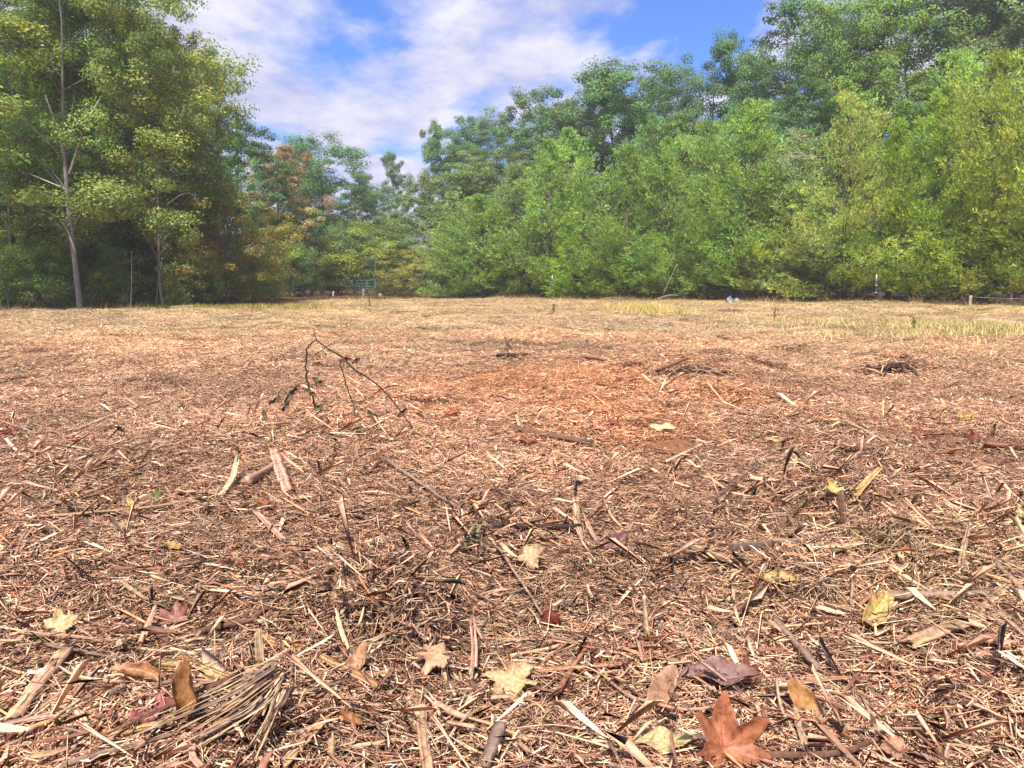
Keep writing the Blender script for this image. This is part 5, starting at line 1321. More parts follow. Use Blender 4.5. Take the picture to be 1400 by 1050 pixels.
L_ = [
    (990, 1022, 98, "lobed", sc(200, 122, 78), sc(150, 78, 46), "biggest orange-brown maple leaf with raised lobes at the bottom border", dict(tilt=50, yaw=8, face=14, curl=.30, fold=.3, wrinkle=.07, lift=.05)),
    (906, 1013, 72, "oval", sc(226, 204, 140), sc(200, 170, 104), "crinkled pale yellow leaf touching the biggest orange-brown one", dict(tilt=14, yaw=82, face=-6, curl=.05, fold=.1, wrinkle=.09)),
    (459, 748, 62, "lobed", sc(228, 186, 130), sc(170, 120, 76), "cupped tan leaf casting a dark shadow, upper one of the pair at centre left", dict(tilt=6, yaw=20, face=8, curl=-.28, fold=-.15, wrinkle=.05, lift=.08)),
    (722, 763, 52, "lobed", sc(226, 190, 142), sc(186, 138, 96), "tan torn leaf with a shaded underside near the picture's middle", dict(tilt=26, yaw=-50, face=-18, curl=-.2, fold=.2, wrinkle=.08, lift=.06)),
    (470, 794, 64, "lobed", sc(226, 184, 136), sc(160, 104, 66), "tan curled leaf, lower one of the pair at centre left", dict(tilt=18, yaw=160, face=-6, curl=-.35, fold=-.2, wrinkle=.08, lift=.06)),
    (697, 927, 72, "lobed", sc(232, 200, 142), sc(206, 160, 108), "pale tan maple leaf lying flat at the lower centre", dict(tilt=26, yaw=200, face=5, curl=.08, fold=.05, wrinkle=.06)),
    (600, 893, 54, "lobed", sc(228, 184, 138), sc(186, 132, 92), "small sharply lobed tan leaf over the dark hollow", dict(tilt=14, yaw=100, face=10, curl=-.15, fold=-.1, wrinkle=.05, lift=.08)),
    (195, 925, 80, "oval", sc(196, 128, 76), sc(228, 180, 140), "rolled orange-brown leaf lying like a tube at the lower left", dict(tilt=0, yaw=80, face=6, curl=0, fold=0, wrinkle=.04, roll=4.6, lift=.05, stalk=False)),
    (257, 968, 26, "oval", sc(190, 134, 76), sc(120, 60, 34), "curled brown leaf standing on end at the golden chip", dict(tilt=84, yaw=6, face=8, curl=0, fold=.1, wrinkle=.05, roll=3.8, lift=.06, stalk=False)),
    (214, 976, 54, "lobed", sc(196, 112, 108), sc(170, 90, 90), "rosy pink crumpled leaf behind the golden chip", dict(tilt=24, yaw=60, face=0, curl=.1, fold=.1, wrinkle=.14)),
    (79, 857, 46, "lobed", sc(232, 204, 146), sc(210, 170, 110), "pale yellow leaf on the left above the straight tan splinter", dict(tilt=30, yaw=-30, face=10, curl=.1, fold=.1, wrinkle=.09)),
    (1195, 836, 44, "oval", sc(228, 198, 116), sc(190, 130, 54), "folded yellow leaf below the horizontal grey-tan pole piece", dict(tilt=38, yaw=-32, face=22, curl=.1, fold=.7, wrinkle=.06)),
    (1103, 964, 40, "oval", sc(206, 150, 84), sc(170, 110, 60), "golden-brown leaf standing at the lower right", dict(tilt=60, yaw=28, face=-6, curl=.15, fold=.15, wrinkle=.05)),
    (985, 928, 92, "oval", sc(150, 104, 92), sc(176, 140, 128), "long mauve-brown leaf curled up like a boat above the biggest leaf", dict(tilt=10, yaw=78, face=-8, curl=.1, fold=.6, wrinkle=.05)),
    (1024, 924, 34, "lobed", sc(176, 110, 80), sc(130, 70, 50), "small brown cupped leaf at the right end of the mauve-brown boat", dict(tilt=46, yaw=10, face=0, curl=.4, fold=.2, wrinkle=.06)),
    (754, 842, 30, "lobed", sc(150, 62, 48), sc(110, 40, 34), "dark red curled leaf hanging on a thin stalk below the picture's middle", dict(tilt=40, yaw=170, face=0, curl=-.7, fold=-.2, wrinkle=.1, lift=.06)),
    (906, 584, 32, "oval", sc(234, 214, 160), sc(214, 184, 120), "pale yellow oval leaf beyond the middle of the field", dict(tilt=20, yaw=60, face=-14, curl=.05, fold=.1, wrinkle=.04)),
    (1321, 570, 24, "oval", sc(230, 196, 84), sc(206, 160, 60), "bright yellow leaf far off near the right border", dict(tilt=26, yaw=84, face=0, curl=.05, fold=.1, wrinkle=.05)),
    (1139, 670, 26, "lobed", sc(236, 206, 108), sc(196, 140, 64), "yellow leaf perched on the dark broken stake", dict(tilt=40, yaw=40, face=20, curl=.2, fold=.3, wrinkle=.06, lift=.10)),
    (1063, 793, 44, "oval", sc(222, 190, 90), sc(160, 110, 50), "yellow tipped curled leaf left of the tangled hollow", dict(tilt=20, yaw=66, face=-16, curl=.1, fold=.5, wrinkle=.05)),
    (836, 750, 36, "oval", sc(158, 112, 100), sc(130, 90, 84), "mauve-brown oval leaf leaning beside the forked pale strips", dict(tilt=56, yaw=-30, face=16, curl=.1, fold=.15, wrinkle=.03)),
    (718, 602, 34, "oval", sc(176, 96, 74), sc(140, 70, 52), "rusty flat leaf in the mid field below the orange shreds", dict(tilt=6, yaw=86, face=0, curl=.05, fold=.1, wrinkle=.05)),
    (8, 590, 22, "oval", sc(134, 44, 32), sc(96, 32, 26), "dark red leaf at the left border", dict(tilt=30, yaw=70, face=0, curl=.1, fold=.2, wrinkle=.05)),
    (99, 604, 18, "lobed", sc(140, 44, 28), sc(104, 30, 22), "dark red leaf, right one of the two dark red leaves at the left", dict(tilt=60, yaw=0, face=0, curl=.1, fold=.2, wrinkle=.05)),
    (216, 678, 17, "lobed", sc(122, 132, 54), sc(90, 104, 40), "small green leaf standing near the longest straw-gold splinter", dict(tilt=66, yaw=20, face=0, curl=.1, fold=.2, wrinkle=.05)),
    (254, 674, 34, "oval", sc(226, 184, 140), sc(150, 90, 66), "curled tan leaf right of the small green leaf", dict(tilt=16, yaw=80, face=0, curl=.1, fold=.2, roll=3.2, wrinkle=.05)),
    (619, 566, 22, "lobed", sc(198, 100, 54), sc(160, 70, 40), "bright orange leaf right of the brier", dict(tilt=40, yaw=30, face=0, curl=.1, fold=.2, wrinkle=.06)),
    (1263, 595, 27, "lobed", sc(170, 88, 60), sc(130, 60, 44), "rust-coloured leaf in the right middle distance", dict(tilt=22, yaw=60, face=0, curl=.3, fold=.1, wrinkle=.08)),
    (1331, 600, 22, "lobed", sc(140, 66, 56), sc(104, 44, 40), "maroon spiky leaf right of the rust-coloured one", dict(tilt=48, yaw=10, face=0, curl=.3, fold=.1, wrinkle=.08)),
    (1345, 641, 40, "oval", sc(226, 180, 140), sc(190, 128, 90), "pale tan curved leaf near the right border", dict(tilt=10, yaw=76, face=0, curl=.3, fold=.1, wrinkle=.06)),
    (905, 945, 46, "oval", sc(190, 140, 106), sc(220, 168, 130), "brown folded leaf left of the mauve-brown boat leaf", dict(tilt=40, yaw=-40, face=-10, curl=.2, fold=.6, wrinkle=.06)),
    (1335, 896, 28, "oval", sc(236, 198, 158), sc(206, 160, 120), "small pale shell-like leaf right of the pinkish slab", dict(tilt=30, yaw=60, face=0, curl=.6, fold=.2, wrinkle=.04)),
    (1397, 704, 22, "lobed", sc(226, 206, 140), sc(200, 170, 100), "pale yellow leaf cut by the right border", dict(tilt=40, yaw=0, face=0, curl=.2, fold=.2, wrinkle=.05)),
    (180, 690, 14, "oval", sc(228, 190, 96), sc(200, 150, 70), "tiny yellow leaf left of the small green leaf", dict(tilt=40, yaw=40, face=0, curl=.2, fold=.2, wrinkle=.05, stalk=False)),
    (362, 688, 28, "oval", sc(186, 106, 60), sc(140, 70, 40), "orange curled leaf below the standing pink chunk", dict(tilt=12, yaw=80, face=0, curl=.2, fold=.2, wrinkle=.08)),
    (240, 748, 22, "oval", sc(222, 176, 92), sc(190, 140, 70), "yellow folded leaf right of the short straw chip", dict(tilt=24, yaw=60, face=-10, curl=.2, fold=.4, wrinkle=.05)),
    (890, 693, 20, "oval", sc(176, 104, 60), sc(220, 176, 90), "small brown leaf with a yellow edge right of the thin pale twig", dict(tilt=24, yaw=80, face=0, curl=.2, fold=.4, wrinkle=.05)),
    (850, 730, 16, "oval", sc(220, 170, 90), sc(190, 130, 70), "tiny golden leaf above the mauve-brown oval leaf", dict(tilt=24, yaw=70, face=0, curl=.2, fold=.4, wrinkle=.05, stalk=False)),
    (1057, 603, 20, "oval", sc(214, 176, 110), sc(190, 140, 80), "pale golden leaf bits near the right mid field", dict(tilt=16, yaw=70, face=0, curl=.2, fold=.4, wrinkle=.05)),
    (1282, 1042, 30, "lobed", sc(214, 160, 116), sc(160, 100, 66), "tan curled leaf at the bottom border right of the long brown stick", dict(tilt=30, yaw=30, face=0, curl=.3, fold=.2, wrinkle=.08)),
    (1228, 1022, 46, "lobed", sc(216, 160, 124), sc(180, 120, 86), "pinkish tan leaf beyond the turned-up end of the long brown stick", dict(tilt=10, yaw=100, face=0, curl=.15, fold=.1, wrinkle=.08)),
    (1362, 880, 40, "oval", sc(216, 164, 130), sc(180, 110, 84), "pinkish leaf near the right border beside the broad tan slab", dict(tilt=16, yaw=70, face=0, curl=.2, fold=.3, wrinkle=.07)),
    (488, 906, 24, "oval", sc(214, 160, 112), sc(180, 120, 80), "tan curled leaf scrap beneath the long tan slab's middle", dict(tilt=40, yaw=-20, face=0, curl=.3, fold=.3, wrinkle=.07)),
    (530, 843, 26, "oval", sc(236, 206, 160), sc(214, 176, 120), "pale papery leaf left of the flat brown strip", dict(tilt=16, yaw=60, face=-14, curl=.3, fold=.2, wrinkle=.07, stalk=False)),
    (240, 846, 42, "lobed", sc(190, 130, 112), sc(150, 70, 60), "rosy brown leaf standing left of the short black-brown stick", dict(tilt=50, yaw=10, face=0, curl=.2, fold=.2, wrinkle=.1)),
    (482, 985, 28, "oval", sc(184, 120, 62), sc(120, 70, 40), "brown leaf scrap in the dark soil right of the frayed plank", dict(tilt=30, yaw=60, face=0, curl=.3, fold=.3, wrinkle=.08)),
    (1320, 555, 14, "oval", sc(226, 206, 140), sc(200, 170, 100), "faint pale leaf behind the bright yellow one at the right", dict(tilt=16, yaw=80, face=0, curl=.1, fold=.2, wrinkle=.05, stalk=False)),
    (840, 578, 16, "oval", sc(170, 78, 50), sc(130, 60, 40), "red-brown leaf left of the pale yellow oval leaf", dict(tilt=30, yaw=70, face=0, curl=.2, fold=.2, wrinkle=.05, stalk=False)),
    (820, 585, 18, "oval", sc(216, 140, 100), sc(180, 110, 80), "salmon leaf scrap in the mid field, left of the red-brown one", dict(tilt=30, yaw=60, face=0, curl=.2, fold=.2, wrinkle=.05, stalk=False)),
]
for (px_, py_, w_, kd, c1, c2, lab, kw) in L_:
    fallen_leaf(px_, py_, w_, kd, c1, c2, lab, **kw)

# smaller loose sticks, chips and leaves, each named by the landmark that it lies beside
g = np.random.default_rng(404)
used = set()
count = 0
spots = []
TONES = [("pale", C_PALE), ("straw-coloured", C_STRAW), ("tan", C_TAN), ("pinkish", C_PINK), ("rusty", C_RUST), ("dark", C_DARK), ("grey", C_GREY)]
while count < 250 and len(spots) < 6000:
    py_ = 560 + 480 * g.uniform() ** .9
    px_ = g.uniform(10, 1390)
    spots.append((px_, py_))
    gx_, gy_, gz_ = ground(px_, py_, LIFT)
    (lx_, ly_, lab), rel, dist = around(gx_, gy_)
    tname, colr = TONES[int(g.integers(0, 7))]
    kindn = ["splinter", "stick", "chip"][int(g.integers(0, 3))]
    key = (lab, rel, tname, kindn)
    if key in used or dist > .9 or dist < .05:
        continue
    short = " ".join(lab.split()[:9])
    while short.split()[-1] in ("the", "a", "of", "at", "and", "with", "to", "its", "in", "on", "by", "below", "above", "beside", "right", "left", "from", "up", "under", "near", "over", "his", "behind", "just", "before", "like", "lying", "standing", "running", "leaning", "slanting", "pointing", "touching"):
        short = " ".join(short.split()[:-1])
    lab2 = f"{'thin' if kindn != 'chip' else 'short'} {tname} {kindn} {rel} the {short}"
    if lab2 in used:
        continue
    used.add(key); used.add(lab2)
    L = g.uniform(.07, .26) if kindn != "chip" else g.uniform(.035, .08)
    w = g.uniform(.003, .0075) if kindn != "chip" else g.uniform(.008, .017)
    az = g.uniform(0, math.pi)
    dist_c = math.hypot(gy_, CAMH)
    org = np.array([gx_, gy_, gz_])
    e = np.array([math.cos(az), math.sin(az), g.normal(0, .12)]) * L * .5
    bend = np.array([-math.sin(az), math.cos(az), g.uniform(0, .5)]) * L * g.normal(0, .1)
    P = resample([-e, bend, e], 7)
    P[:, 2] += w * .5 + .004
    mb = MB()
    if kindn == "stick":
        tube(mb, P, w * .6, w * .4, 7, colr, rough=.06, streak=.12, g=g, knots=.08)
    elif kindn == "splinter":
        for s in range(2):
            tube(mb, P[s:7 - int(g.integers(0, 2))] + np.array([-math.sin(az), math.cos(az), 0]) * (s - .5) * w * .7, w * .5, w * .25, 6, np.array(colr) * g.uniform(.75, 1.15), flatness=.6, rough=.18, ragged=.07, g=g)
    else:
        tube(mb, P, w * .55, w * .4, 9, colr, flatness=.4, rough=.16, streak=.25, ragged=.14, g=g)
    o_ = link({"stick": "twig", "splinter": "wood_splinter", "chip": "wood_chip"}[kindn], mb.mesh(kindn), M_WOOD, loc=tuple(org))
    tag(o_, lab2, {"stick": "twig", "splinter": "splinter", "chip": "wood chip"}[kindn], {"stick": "small twigs loose on the mulch", "splinter": "small splinters loose on the mulch", "chip": "small wood chips loose on the mulch"}[kindn])
    count += 1

# ------------------------------------------------------------------ the brier: an arched dark stem with withered leaves
b0 = ground(437, 570, 0)
by = b0[1]
root = tag(link("brier_stem", None, loc=b0), "arched dark brier with withered olive leaves rising from the mulch at centre left", "brier")


def up(pl, dy=0.0):
    return np.array([at_depth(x, y, by + dy) for (x, y) in pl]) - np.array(b0)


def twig(pl, r0, r1, dy=0.0, color=C_BLACK, nm="stem", endground=None):
    P = up(pl, dy)
    if endground:
        P = np.concatenate([P, [np.array(ground(*endground, .02)) - np.array(b0)]])
    mb = MB(); P = resample(P, 20); P[1:-1] += rng.normal(0, .006, (len(P) - 2, 3))
    mb = MB(); tube(mb, P, r0 * .75, r1 * .7, 7, color, rough=.12, streak=.2, g=rng, knots=.14)
    return link(nm, mb.mesh(nm, True), M_WOOD, root)


twig([(438, 572), (428, 545), (420, 520), (418, 496), (419, 478), (424, 468), (432, 465)], .010, .007)
twig([(432, 465), (446, 474), (468, 487), (486, 504), (510, 521), (535, 545), (552, 562), (566, 588)], .007, .004, endground=(572, 640))
twig([(432, 465), (431, 455), (427, 450)], .004, .002)
twig([(446, 474), (460, 468), (472, 459)], .003, .0015)
twig([(420, 486), (430, 485), (438, 480), (446, 472)], .0035, .002)
twig([(419, 521), (408, 526), (396, 530), (385, 534)], .004, .002)
twig([(464, 492), (470, 515), (477, 535), (483, 555), (486, 570)], .006, .004, -.1)
twig([(420, 495), (440, 500), (455, 510), (475, 530), (495, 542)], .003, .002, .1, C_GREY)
twig([(527, 545), (527, 566), (524, 590), (520, 620)], .004, .003, -.25, C_GREY)
g = np.random.default_rng(9)
for (x, y, w, dy, tl) in ((398, 540, 24, -.05, 60), (436, 522, 18, 0, 80), (376, 548, 18, -.1, 70), (391, 556, 14, -.1, 75), (362, 567, 13, -.15, 80), (426, 537, 16, -.05, 85), (473, 492, 14, -.1, 70), (486, 590, 20, -.3, 70), (512, 572, 22, -.2, 60), (437, 557, 14, -.1, 80), (430, 590, 13, -.3, 70), (550, 565, 16, -.1, 70), (435, 498, 12, 0, 40), (487, 494, 14, 0.15, 50)):
    size = w / F * by / 1.9
    V, Qd, CC = leaf_mesh(g, "oval", size, sc(122, 108, 70) if x < 520 and y > 500 else sc(118, 70, 52), sc(76, 62, 42), .15, .35, .12, g.uniform(0, 2))
    from mathutils import Matrix
    M = Matrix.Rotation(g.uniform(-1, 1), 4, "Y") @ Matrix.Rotation(R(tl), 4, "X") @ Matrix.Rotation(g.uniform(0, 6.28), 4, "Z")
    p = up([(x, y)], dy)[0]
    bl = link("leaf", mesh_quads("leaf", V, Qd, CC, True), M_DRYLEAF, root, loc=tuple(p))
    bl.rotation_euler = M.to_euler()
    sm = bl.modifiers.new("thickness", "SOLIDIFY"); sm.thickness = .0007

# withered leaf cluster, grass root tuft, root clumps: knots of thin strands
def knot(px, py, wpx, hpx, n_, colr, label, cat, name, rad=.003, radial=False, leafy=None):
    c = ground(px, py, .01)
    dist = math.hypot(c[1], CAMH)
    hw = wpx / F * dist * .5; hh = hpx / F * dist
    root = tag(link(name, None, loc=c), label, cat)
    g = np.random.default_rng(int(px + py))
    for k in range(n_):
        a = g.uniform(0, 6.28)
        if radial:
            e = np.array([math.cos(a) * hw * g.uniform(.5, 1), math.sin(a) * hw * g.uniform(.5, 1), hh * g.uniform(-.05, .9)])
            P = resample([(0, 0, hh * .5), e * .55 + np.array([0, 0, hh * .35]), e], 6)
        else:
            p0 = np.array([g.normal(0, .45) * hw, g.normal(0, .3) * hw, 0])
            p0[0] = np.clip(p0[0], -hw, hw)
            e = np.array([math.cos(a), math.sin(a), 0]) * hw * g.uniform(.25, .6)
            z = hh * g.uniform(.3, 1) * (1 - .5 * abs(p0[0]) / hw)
            P = resample([p0 - e, p0 + np.array([0, 0, z]), p0 + e + np.array([0, 0, z * g.uniform(-.2, .6)])], 6)
        mb = MB(); cc = np.array(colr[int(g.integers(0, len(colr)))])
        tube(mb, P, rad * g.uniform(.6, 1.6), rad * .5, 5, cc, rough=.15, g=g)
        link("strand", mb.mesh("strand"), M_WOOD, root)
    for k in range(leafy or 0):
        size = hw * g.uniform(.4, .7)
        V, Qd, CC = leaf_mesh(g, "oval", size, sc(150, 140, 104), sc(110, 100, 70), .2, .5, .16, g.uniform(0, 3))
        bl = link("leaf", mesh_quads("leaf", V, Qd, CC, True), M_DRYLEAF, root, loc=(g.normal(0, .4) * hw, g.normal(0, .3) * hw, hh * g.uniform(.3, .9)))
        bl.rotation_euler = (g.uniform(.3, 1.6), g.uniform(-.6, .6), g.uniform(0, 6.28))
        sm = bl.modifiers.new("thickness", "SOLIDIFY"); sm.thickness = .0007
    return root


knot(548, 692, 56, 20, 26, [C_STRAW, C_TAN], "star-shaped tuft of pale grass roots left of the long grey cane", "root tuft", "root_tuft", .0018, True)
knot(645, 758, 42, 34, 12, [C_OLIVE, C_GREY, C_STRAW], "withered grey-green leaf cluster under the pale crooked twig", "dead plant", "withered_plant", .002, False, 7)
knot(950, 515, 120, 22, 60, [C_DARK, C_BLACK, C_RUST, C_GREY], "heap of dark torn roots right of the slanting dark stick", "root clump", "root_clump", .009)
knot(1222, 508, 86, 22, 55, [C_DARK, C_BLACK, C_BLACK, C_TAN], "dark tangle of roots on the right side of the field", "root clump", "root_clump", .009)
knot(860, 500, 60, 14, 26, [C_DARK, C_RUST, C_GREY], "low scatter of dark roots beyond the orange shreds", "root clump", "root_clump", .008)
knot(505, 838, 90, 50, 46, [C_GREY, C_OLIVE, C_DARK, C_STRAW], "matted tuft of old grass stems below the tan leaf pair", "root tuft", "root_tuft", .0022)
knot(1225, 745, 110, 50, 60, [C_GREY, C_OLIVE, C_BLACK, C_STRAW, C_TAN], "tangled olive-brown tuft between the broken stake and the right border", "root tuft", "root_tuft", .0022)
knot(1180, 690, 50, 34, 34, [C_GREY, C_TAN, C_DARK], "matted root tuft at the foot of the leaning tan splinter", "root tuft", "root_tuft", .002)
knot(60, 752, 110, 30, 50, [C_GREY, C_TAN, C_DARK, C_STRAW], "low matted heap of stems at the left border below the longest straw-gold splinter", "root tuft", "root_tuft", .0022)
knot(1352, 700, 90, 44, 50, [C_GREY, C_TAN, C_STRAW, C_PINK], "matted heap of shredded stems at the right border above the slanting tan branch", "root tuft", "root_tuft", .0022)
knot(1120, 812, 100, 36, 56, [C_GREY, C_OLIVE, C_DARK, C_STRAW], "flat tangle of old stems left of the folded yellow leaf", "root tuft", "root_tuft", .002)
knot(455, 870, 70, 44, 44, [C_TAN, C_GREY, C_DARK, C_STRAW], "upright tangle of frayed stems above the long tan slab", "root tuft", "root_tuft", .0024)
knot(735, 990, 110, 26, 50, [C_TAN, C_PINK, C_DARK, C_STRAW], "loose mat of thin stems left of the crinkled pale yellow leaf", "root tuft", "root_tuft", .0016)
knot(1150, 985, 130, 34, 60, [C_TAN, C_GREY, C_DARK, C_STRAW], "loose mat of thin stems above the long turned-up brown stick", "root tuft", "root_tuft", .0018)
knot(296, 690, 26, 26, 14, [C_PALE, C_STRAW], "frayed fan of pale fibres under the upright pale splinter", "splinter", "frayed_fan", .0025, True)
knot(408, 985, 60, 34, 24, [C_STRAW, C_TAN, C_GREY], "frayed head of fibres where the tan plank breaks off", "splinter", "frayed_fan", .0025, True)

# ------------------------------------------------------------------ things along the field's edge
M_STEEL = plain_material("dull_steel", (.055, .06, .055), .6, .4)
M_WHITE = plain_material("white_plastic", (.5, .5, .47), .6)
M_GREEN = plain_material("green_gate_paint", (.03, .16, .10), .4)
M_POSTW = plain_material("weathered_post", (.30, .24, .16), .9)
M_STONE = plain_material("pale_stone", (.26, .27, .28), .9, noise=.4, scale=7)
M_WIRE = plain_material("galvanised_wire", (.4, .4, .4), .5, .6)


def box(mb, c, s, color=(1, 1, 1), rz=0.0, taper=1.0):
    x, y, z = s[0] / 2, s[1] / 2, s[2] / 2
    V = np.array([(-x, -y, -z), (x, -y, -z), (x, y, -z), (-x, y, -z), (-x * taper, -y * taper, z), (x * taper, -y * taper, z), (x * taper, y * taper, z), (-x * taper, y * taper, z)])
    cr, sr = math.cos(rz), math.sin(rz)
    V = np.stack([V[:, 0] * cr - V[:, 1] * sr, V[:, 0] * sr + V[:, 1] * cr, V[:, 2]], 1) + np.array(c)
    mb.add(V, [(0, 3, 2, 1), (4, 5, 6, 7), (0, 1, 5, 4), (1, 2, 6, 5), (2, 3, 7, 6), (3, 0, 4, 7)], color)


def t_post(px, top, d, label):
    x, y, _ = at_depth(px, 386, d)
    zb = float(height(x, y)) - .1
    h = at_depth(px, top, d)[2] - zb
    root = tag(link("fence_post", None, loc=(x, y, zb)), label, "fence post", "white-capped steel posts at the field's edge")
    mb = MB(); box(mb, (0, 0, h / 2), (.05, .014, h)); box(mb, (0, .022, h / 2), (.014, .03, h - .002)); link("post", mb.mesh("post"), M_STEEL, root)
    mb = MB(); tube(mb, np.array([(0, .01, h - .28), (0, .01, h - .14), (0, .01, h + .03)]), .032, .028, 8, (1, 1, 1), streak=0); link("cap", mb.mesh("cap"), M_WHITE, root)
    for f in (.22, .47, .68):
        mb = MB(); box(mb, (0, -.022, h * f), (.06, .026, .05), taper=.7); box(mb, (.03, -.05, h * f), (.03, .026, .03)); link("insulator", mb.mesh("insulator"), M_WHITE, root)
    return root, (x, y, zb, h)


pA = t_post(755, 377, 45.5, "steel post with a white cap left of the middle of the treeline")
pB = t_post(1198, 376, 37.2, "white-capped steel post standing before the cedars on the right")
pC = t_post(588, 394, 56.0, "small white-topped post by the yellowish bush near the gate")


def wood_post(px, base, top, d, w, label, color=None):
    x, y, _ = at_depth(px, 386, d)
    zb = float(height(x, y)) - .08
    h = at_depth(px, top, d)[2] - zb
    mb = MB(); tube(mb, resample([(0, 0, 0), (.01, 0, h * .5), (.02, 0, h)], 6), w, w * .9, 9, (1, 1, 1), rough=.06, g=rng)
    o = link("wooden_post", mb.mesh("post", False), color or M_POSTW, loc=(x, y, zb))
    return tag(o, label, "post")


wood_post(496, 410, 395, 58.0, .07, "pale wooden post at the right end of the green gate")
wood_post(1328, 420, 404, 34.0, .07, "leaning pale green wooden stake below the brightest cedar")
wood_post(455, 407, 398, 60.0, .06, "small whitish post left of the green gate", M_WHITE)

# single fence wire strung from the stake to the right
p0 = np.array(at_depth(1328, 406, 34.0)); p1 = np.array(at_depth(1440, 408, 33.0))
mb = MB(); tube(mb, resample([p0 - p0, (p1 - p0) / 2 - np.array([0, 0, .05]), p1 - p0], 8), .005, .005, 5, (1, 1, 1), streak=0)
tag(link("fence_wire", mb.mesh("wire"), M_WIRE, loc=tuple(p0)), "single fence wire running right from the pale green stake", "wire")

# the green tube gate at the end of the path
a = at_depth(474, 386, 61.0); b = at_depth(516, 386, 61.5)
zb = float(height(a[0], a[1])) - .05
root = tag(link("tube_gate", None, loc=(a[0], a[1], zb)), "green metal tube gate closing the path in the far gap", "gate")
wd = b[0] - a[0]
for z in (.18, .36, .55, .76, 1.0, 1.25):
    mb = MB(); tube(mb, resample([(0, 0, z), (wd / 2, .25, z), (wd, .5, z)], 6), .026, .026, 8, (1, 1, 1), streak=0); link("rail", mb.mesh("rail", True), M_GREEN, root)
for f in (0.0, .33, .66, 1.0):
    mb = MB(); box(mb, (wd * f, .5 * f - .0, .71), (.055, .04, 1.14)); link("upright", mb.mesh("upright"), M_GREEN, root)

# pale stones heaped at the cedars' foot, one object each
g = np.random.default_rng(3)
for k, (px_, py_, w_, lab) in enumerate(((998, 402, 12, "pale grey angular stone, biggest of the heap at the cedars' foot"), (1007, 405, 9, "pale grey stone leaning on the right of the biggest one"), (999, 409, 7, "small whitish stone lying in front of the biggest one"), (520, 404, 7, "small white stone right of the gate's wooden post"))):
    d_ = 43.6 - .2 * k if k < 3 else 59
    c = np.array(at_depth(px_, py_, d_)); s = w_ / F * d_ * .8
    c[2] = float(height(c[0], c[1])) + s * .25
    th_ = np.linspace(0, math.pi, 7); ph_ = np.arange(10) * .6283
    V = np.array([[math.sin(t) * math.cos(p), math.sin(t) * math.sin(p), math.cos(t)] for t in th_ for p in ph_])
    V *= (1 + .18 * g.normal(size=(7, 10)).repeat(1, 1).reshape(-1, 1)) * np.array([.55, .4, .62]) * s
    V[:10] = V[0]; V[-10:] = V[-1]
    Qd = [(i_ * 10 + j, i_ * 10 + (j + 1) % 10, (i_ + 1) * 10 + (j + 1) % 10, (i_ + 1) * 10 + j) for i_ in range(6) for j in range(10)]
    tag(link("pale_stone", mesh_quads("stone", V, np.array(Qd)), M_STONE, loc=tuple(c)), lab, "stone", "pale stones at the field's edge")


def far_pole(pl, d, r, color, label, name, cat):
    P = np.array([at_depth(x, y, d + k * .1) for k, (x, y) in enumerate(pl)]); o0 = P[0].copy()
    mb = MB(); tube(mb, resample(P - o0, 9), r, r * .7, 8, color, rough=.08, g=rng)
    tag(link(name, mb.mesh(name), M_WOOD, loc=tuple(o0)), label, cat)


far_pole([(907, 402), (916, 382), (926, 361)], 43.6, .03, C_GREY, "pale pole leaning out of the cedars right of the middle", "leaning_pole", "pole")
far_pole([(898, 409), (915, 403), (928, 404)], 44.6, .05, C_GREY, "pale fallen log at the foot of the cedars under the leaning pole", "fallen_log", "log")
far_pole([(818, 410), (835, 406), (852, 408)], 45.6, .03, C_GREY, "thin pale log lying along the field's edge left of the leaning pole", "fallen_log", "log")
far_pole([(234, 420), (250, 419), (268, 418)], 32.0, .05, C_STRAW, "pale fallen stick at the wood's edge right of the second pale trunk", "fallen_log", "log")

# weeds that stand alone in the field
def weed(px, base, top, n_, colr, label, spread=.35, leaves=10):
    c = ground(px, base, 0)
    h = at_depth(px, top, c[1])[2] - c[2]
    root = tag(link("weed", None, loc=c), label, "weed", "weeds standing in the field")
    g = np.random.default_rng(int(px))
    for k in range(n_):
        a = g.uniform(0, 6.28); e = np.array([math.cos(a) * h * spread * g.uniform(.2, 1), math.sin(a) * h * spread * g.uniform(.2, 1), h * g.uniform(.6, 1)])
        P = resample([(0, 0, -.02), e * .5 + np.array([0, 0, h * .08]), e], 7)
        mb = MB(); tube(mb, P, .006, .002, 5, colr, g=g)
        st = link("stem", mb.mesh("stem"), M_WOOD, root)
        q = P[2:][g.integers(0, 5, leaves)] + g.normal(0, .03, (leaves, 3))
        V, Qd, CC = leaf_quads(g, q, .05, np.array(colr)[None] * g.uniform(.8, 1.6, (leaves, 1)) * np.array([.8, 1.1, .6]))
        link("foliage", mesh_quads("foliage", V, Qd, CC.clip(.01, .8)), M_GRASS, root)


weed(1058, 442, 402, 6, C_RUST, "tallest thin reddish weed standing in the right field", .35)
weed(757, 430, 414, 5, C_DARK, "short dark weed left of centre before the white-capped post", .2, 14)
weed(1075, 418, 398, 6, C_GOLD, "yellowish weed at the field's edge right of the pale stones", .3, 16)
weed(1130, 416, 400, 5, C_OLIVE, "thin olive weed before the pale wide cedar", .25, 14)
weed(1250, 452, 430, 6, C_OLIVE, "thin green weed in the far right field", .3, 12)
weed(505, 421, 408, 5, C_DARK, "dark weed standing before the gate", .25, 14)
weed(930, 434, 415, 6, C_GOLD, "yellowish weed right of the grassy patch", .3, 12)

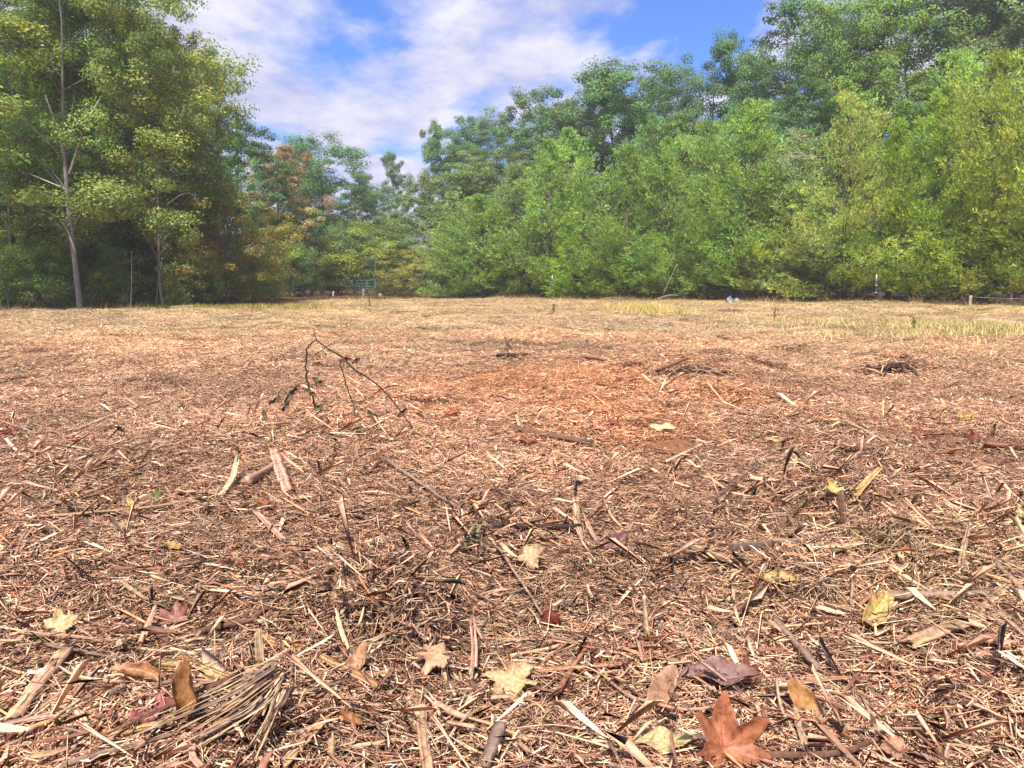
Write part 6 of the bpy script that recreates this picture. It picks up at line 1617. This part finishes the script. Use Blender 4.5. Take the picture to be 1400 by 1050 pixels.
# grass patches
def grass_patch(name, px, py, wpx, rdepth, n_, hgt, cols, label):
    cx_, cy_2 = flat(px, py)
    hw = wpx / F * cy_2 / 2
    g = np.random.default_rng(int(px + 7))
    x = cx_ + g.normal(0, .5, n_) * hw; y = cy_2 + g.normal(0, .5, n_) * rdepth
    base = np.stack([x, y, height(x, y)], 1)
    h = hgt * g.uniform(.4, 1.1, n_); a = g.uniform(0, 6.28, n_); le = g.uniform(.1, .8, n_)
    d = np.stack([np.cos(a) * le, np.sin(a) * le, np.ones(n_)], 1)
    s = np.stack([-np.sin(a), np.cos(a), np.zeros(n_)], 1) * g.uniform(.004, .009, n_)[:, None]
    mid = base + d * (h * .55)[:, None]; tip = base + d * h[:, None] + np.stack([np.cos(a), np.sin(a), -.4 * np.ones(n_)], 1) * (h * .25)[:, None]
    nrm = np.stack([np.cos(a), np.sin(a), np.zeros(n_)], 1) * .004
    V = np.stack([base - s, base + s, mid + s * .8 + nrm, mid - s * .8 + nrm, tip + s * .15, tip - s * .15], 1).reshape(-1, 3)
    Qd = (np.arange(n_)[:, None, None] * 6 + np.array([(0, 1, 2, 3), (3, 2, 4, 5)])[None]).reshape(-1, 4)
    cc = np.array(cols)[g.integers(0, len(cols), n_)] * (1 + .2 * g.normal(size=(n_, 1)))
    tag(link(name, mesh_quads(name, V, Qd, np.repeat(cc.clip(.01, .7), 6, 0)), M_GRASS), label, "grass", kind="stuff")


grass_patch("grass", 875, 422, 110, 4.5, 5000, .34, [lin(196, 176, 110), lin(212, 186, 126), lin(166, 152, 86)], "yellowish grass growing in the field before the cedars")
grass_patch("grass", 1365, 452, 190, 4.5, 4200, .24, [lin(140, 138, 84), lin(176, 162, 106), lin(204, 180, 128)], "green grass patch in the field near the right border")
grass_patch("grass", 1180, 446, 340, 7.0, 3800, .20, [lin(200, 180, 122), lin(172, 160, 96), lin(212, 186, 136)], "thin yellow-green grass across the right field")
grass_patch("grass", 330, 418, 260, 3.0, 6000, .32, [lin(150, 140, 76), lin(186, 164, 104), lin(120, 116, 62)], "weedy grass along the left wood's edge")

# ------------------------------------------------------------------ the air
HAZE = 0.0010
mh, n, l = new_mat("haze")
pv = N(n, "ShaderNodeVolumePrincipled")
val(pv.inputs["Color"], (.86, .93, 1.0, 1)); val(pv.inputs["Density"], HAZE); val(pv.inputs["Anisotropy"], .35)
o = N(n, "ShaderNodeOutputMaterial"); l.new(pv.outputs[0], o.inputs["Volume"])
mb = MB(); box(mb, (0, 90, 12.5), (480, 320, 31.0))
tag(link("haze", mb.mesh("haze"), mh), kind="stuff")
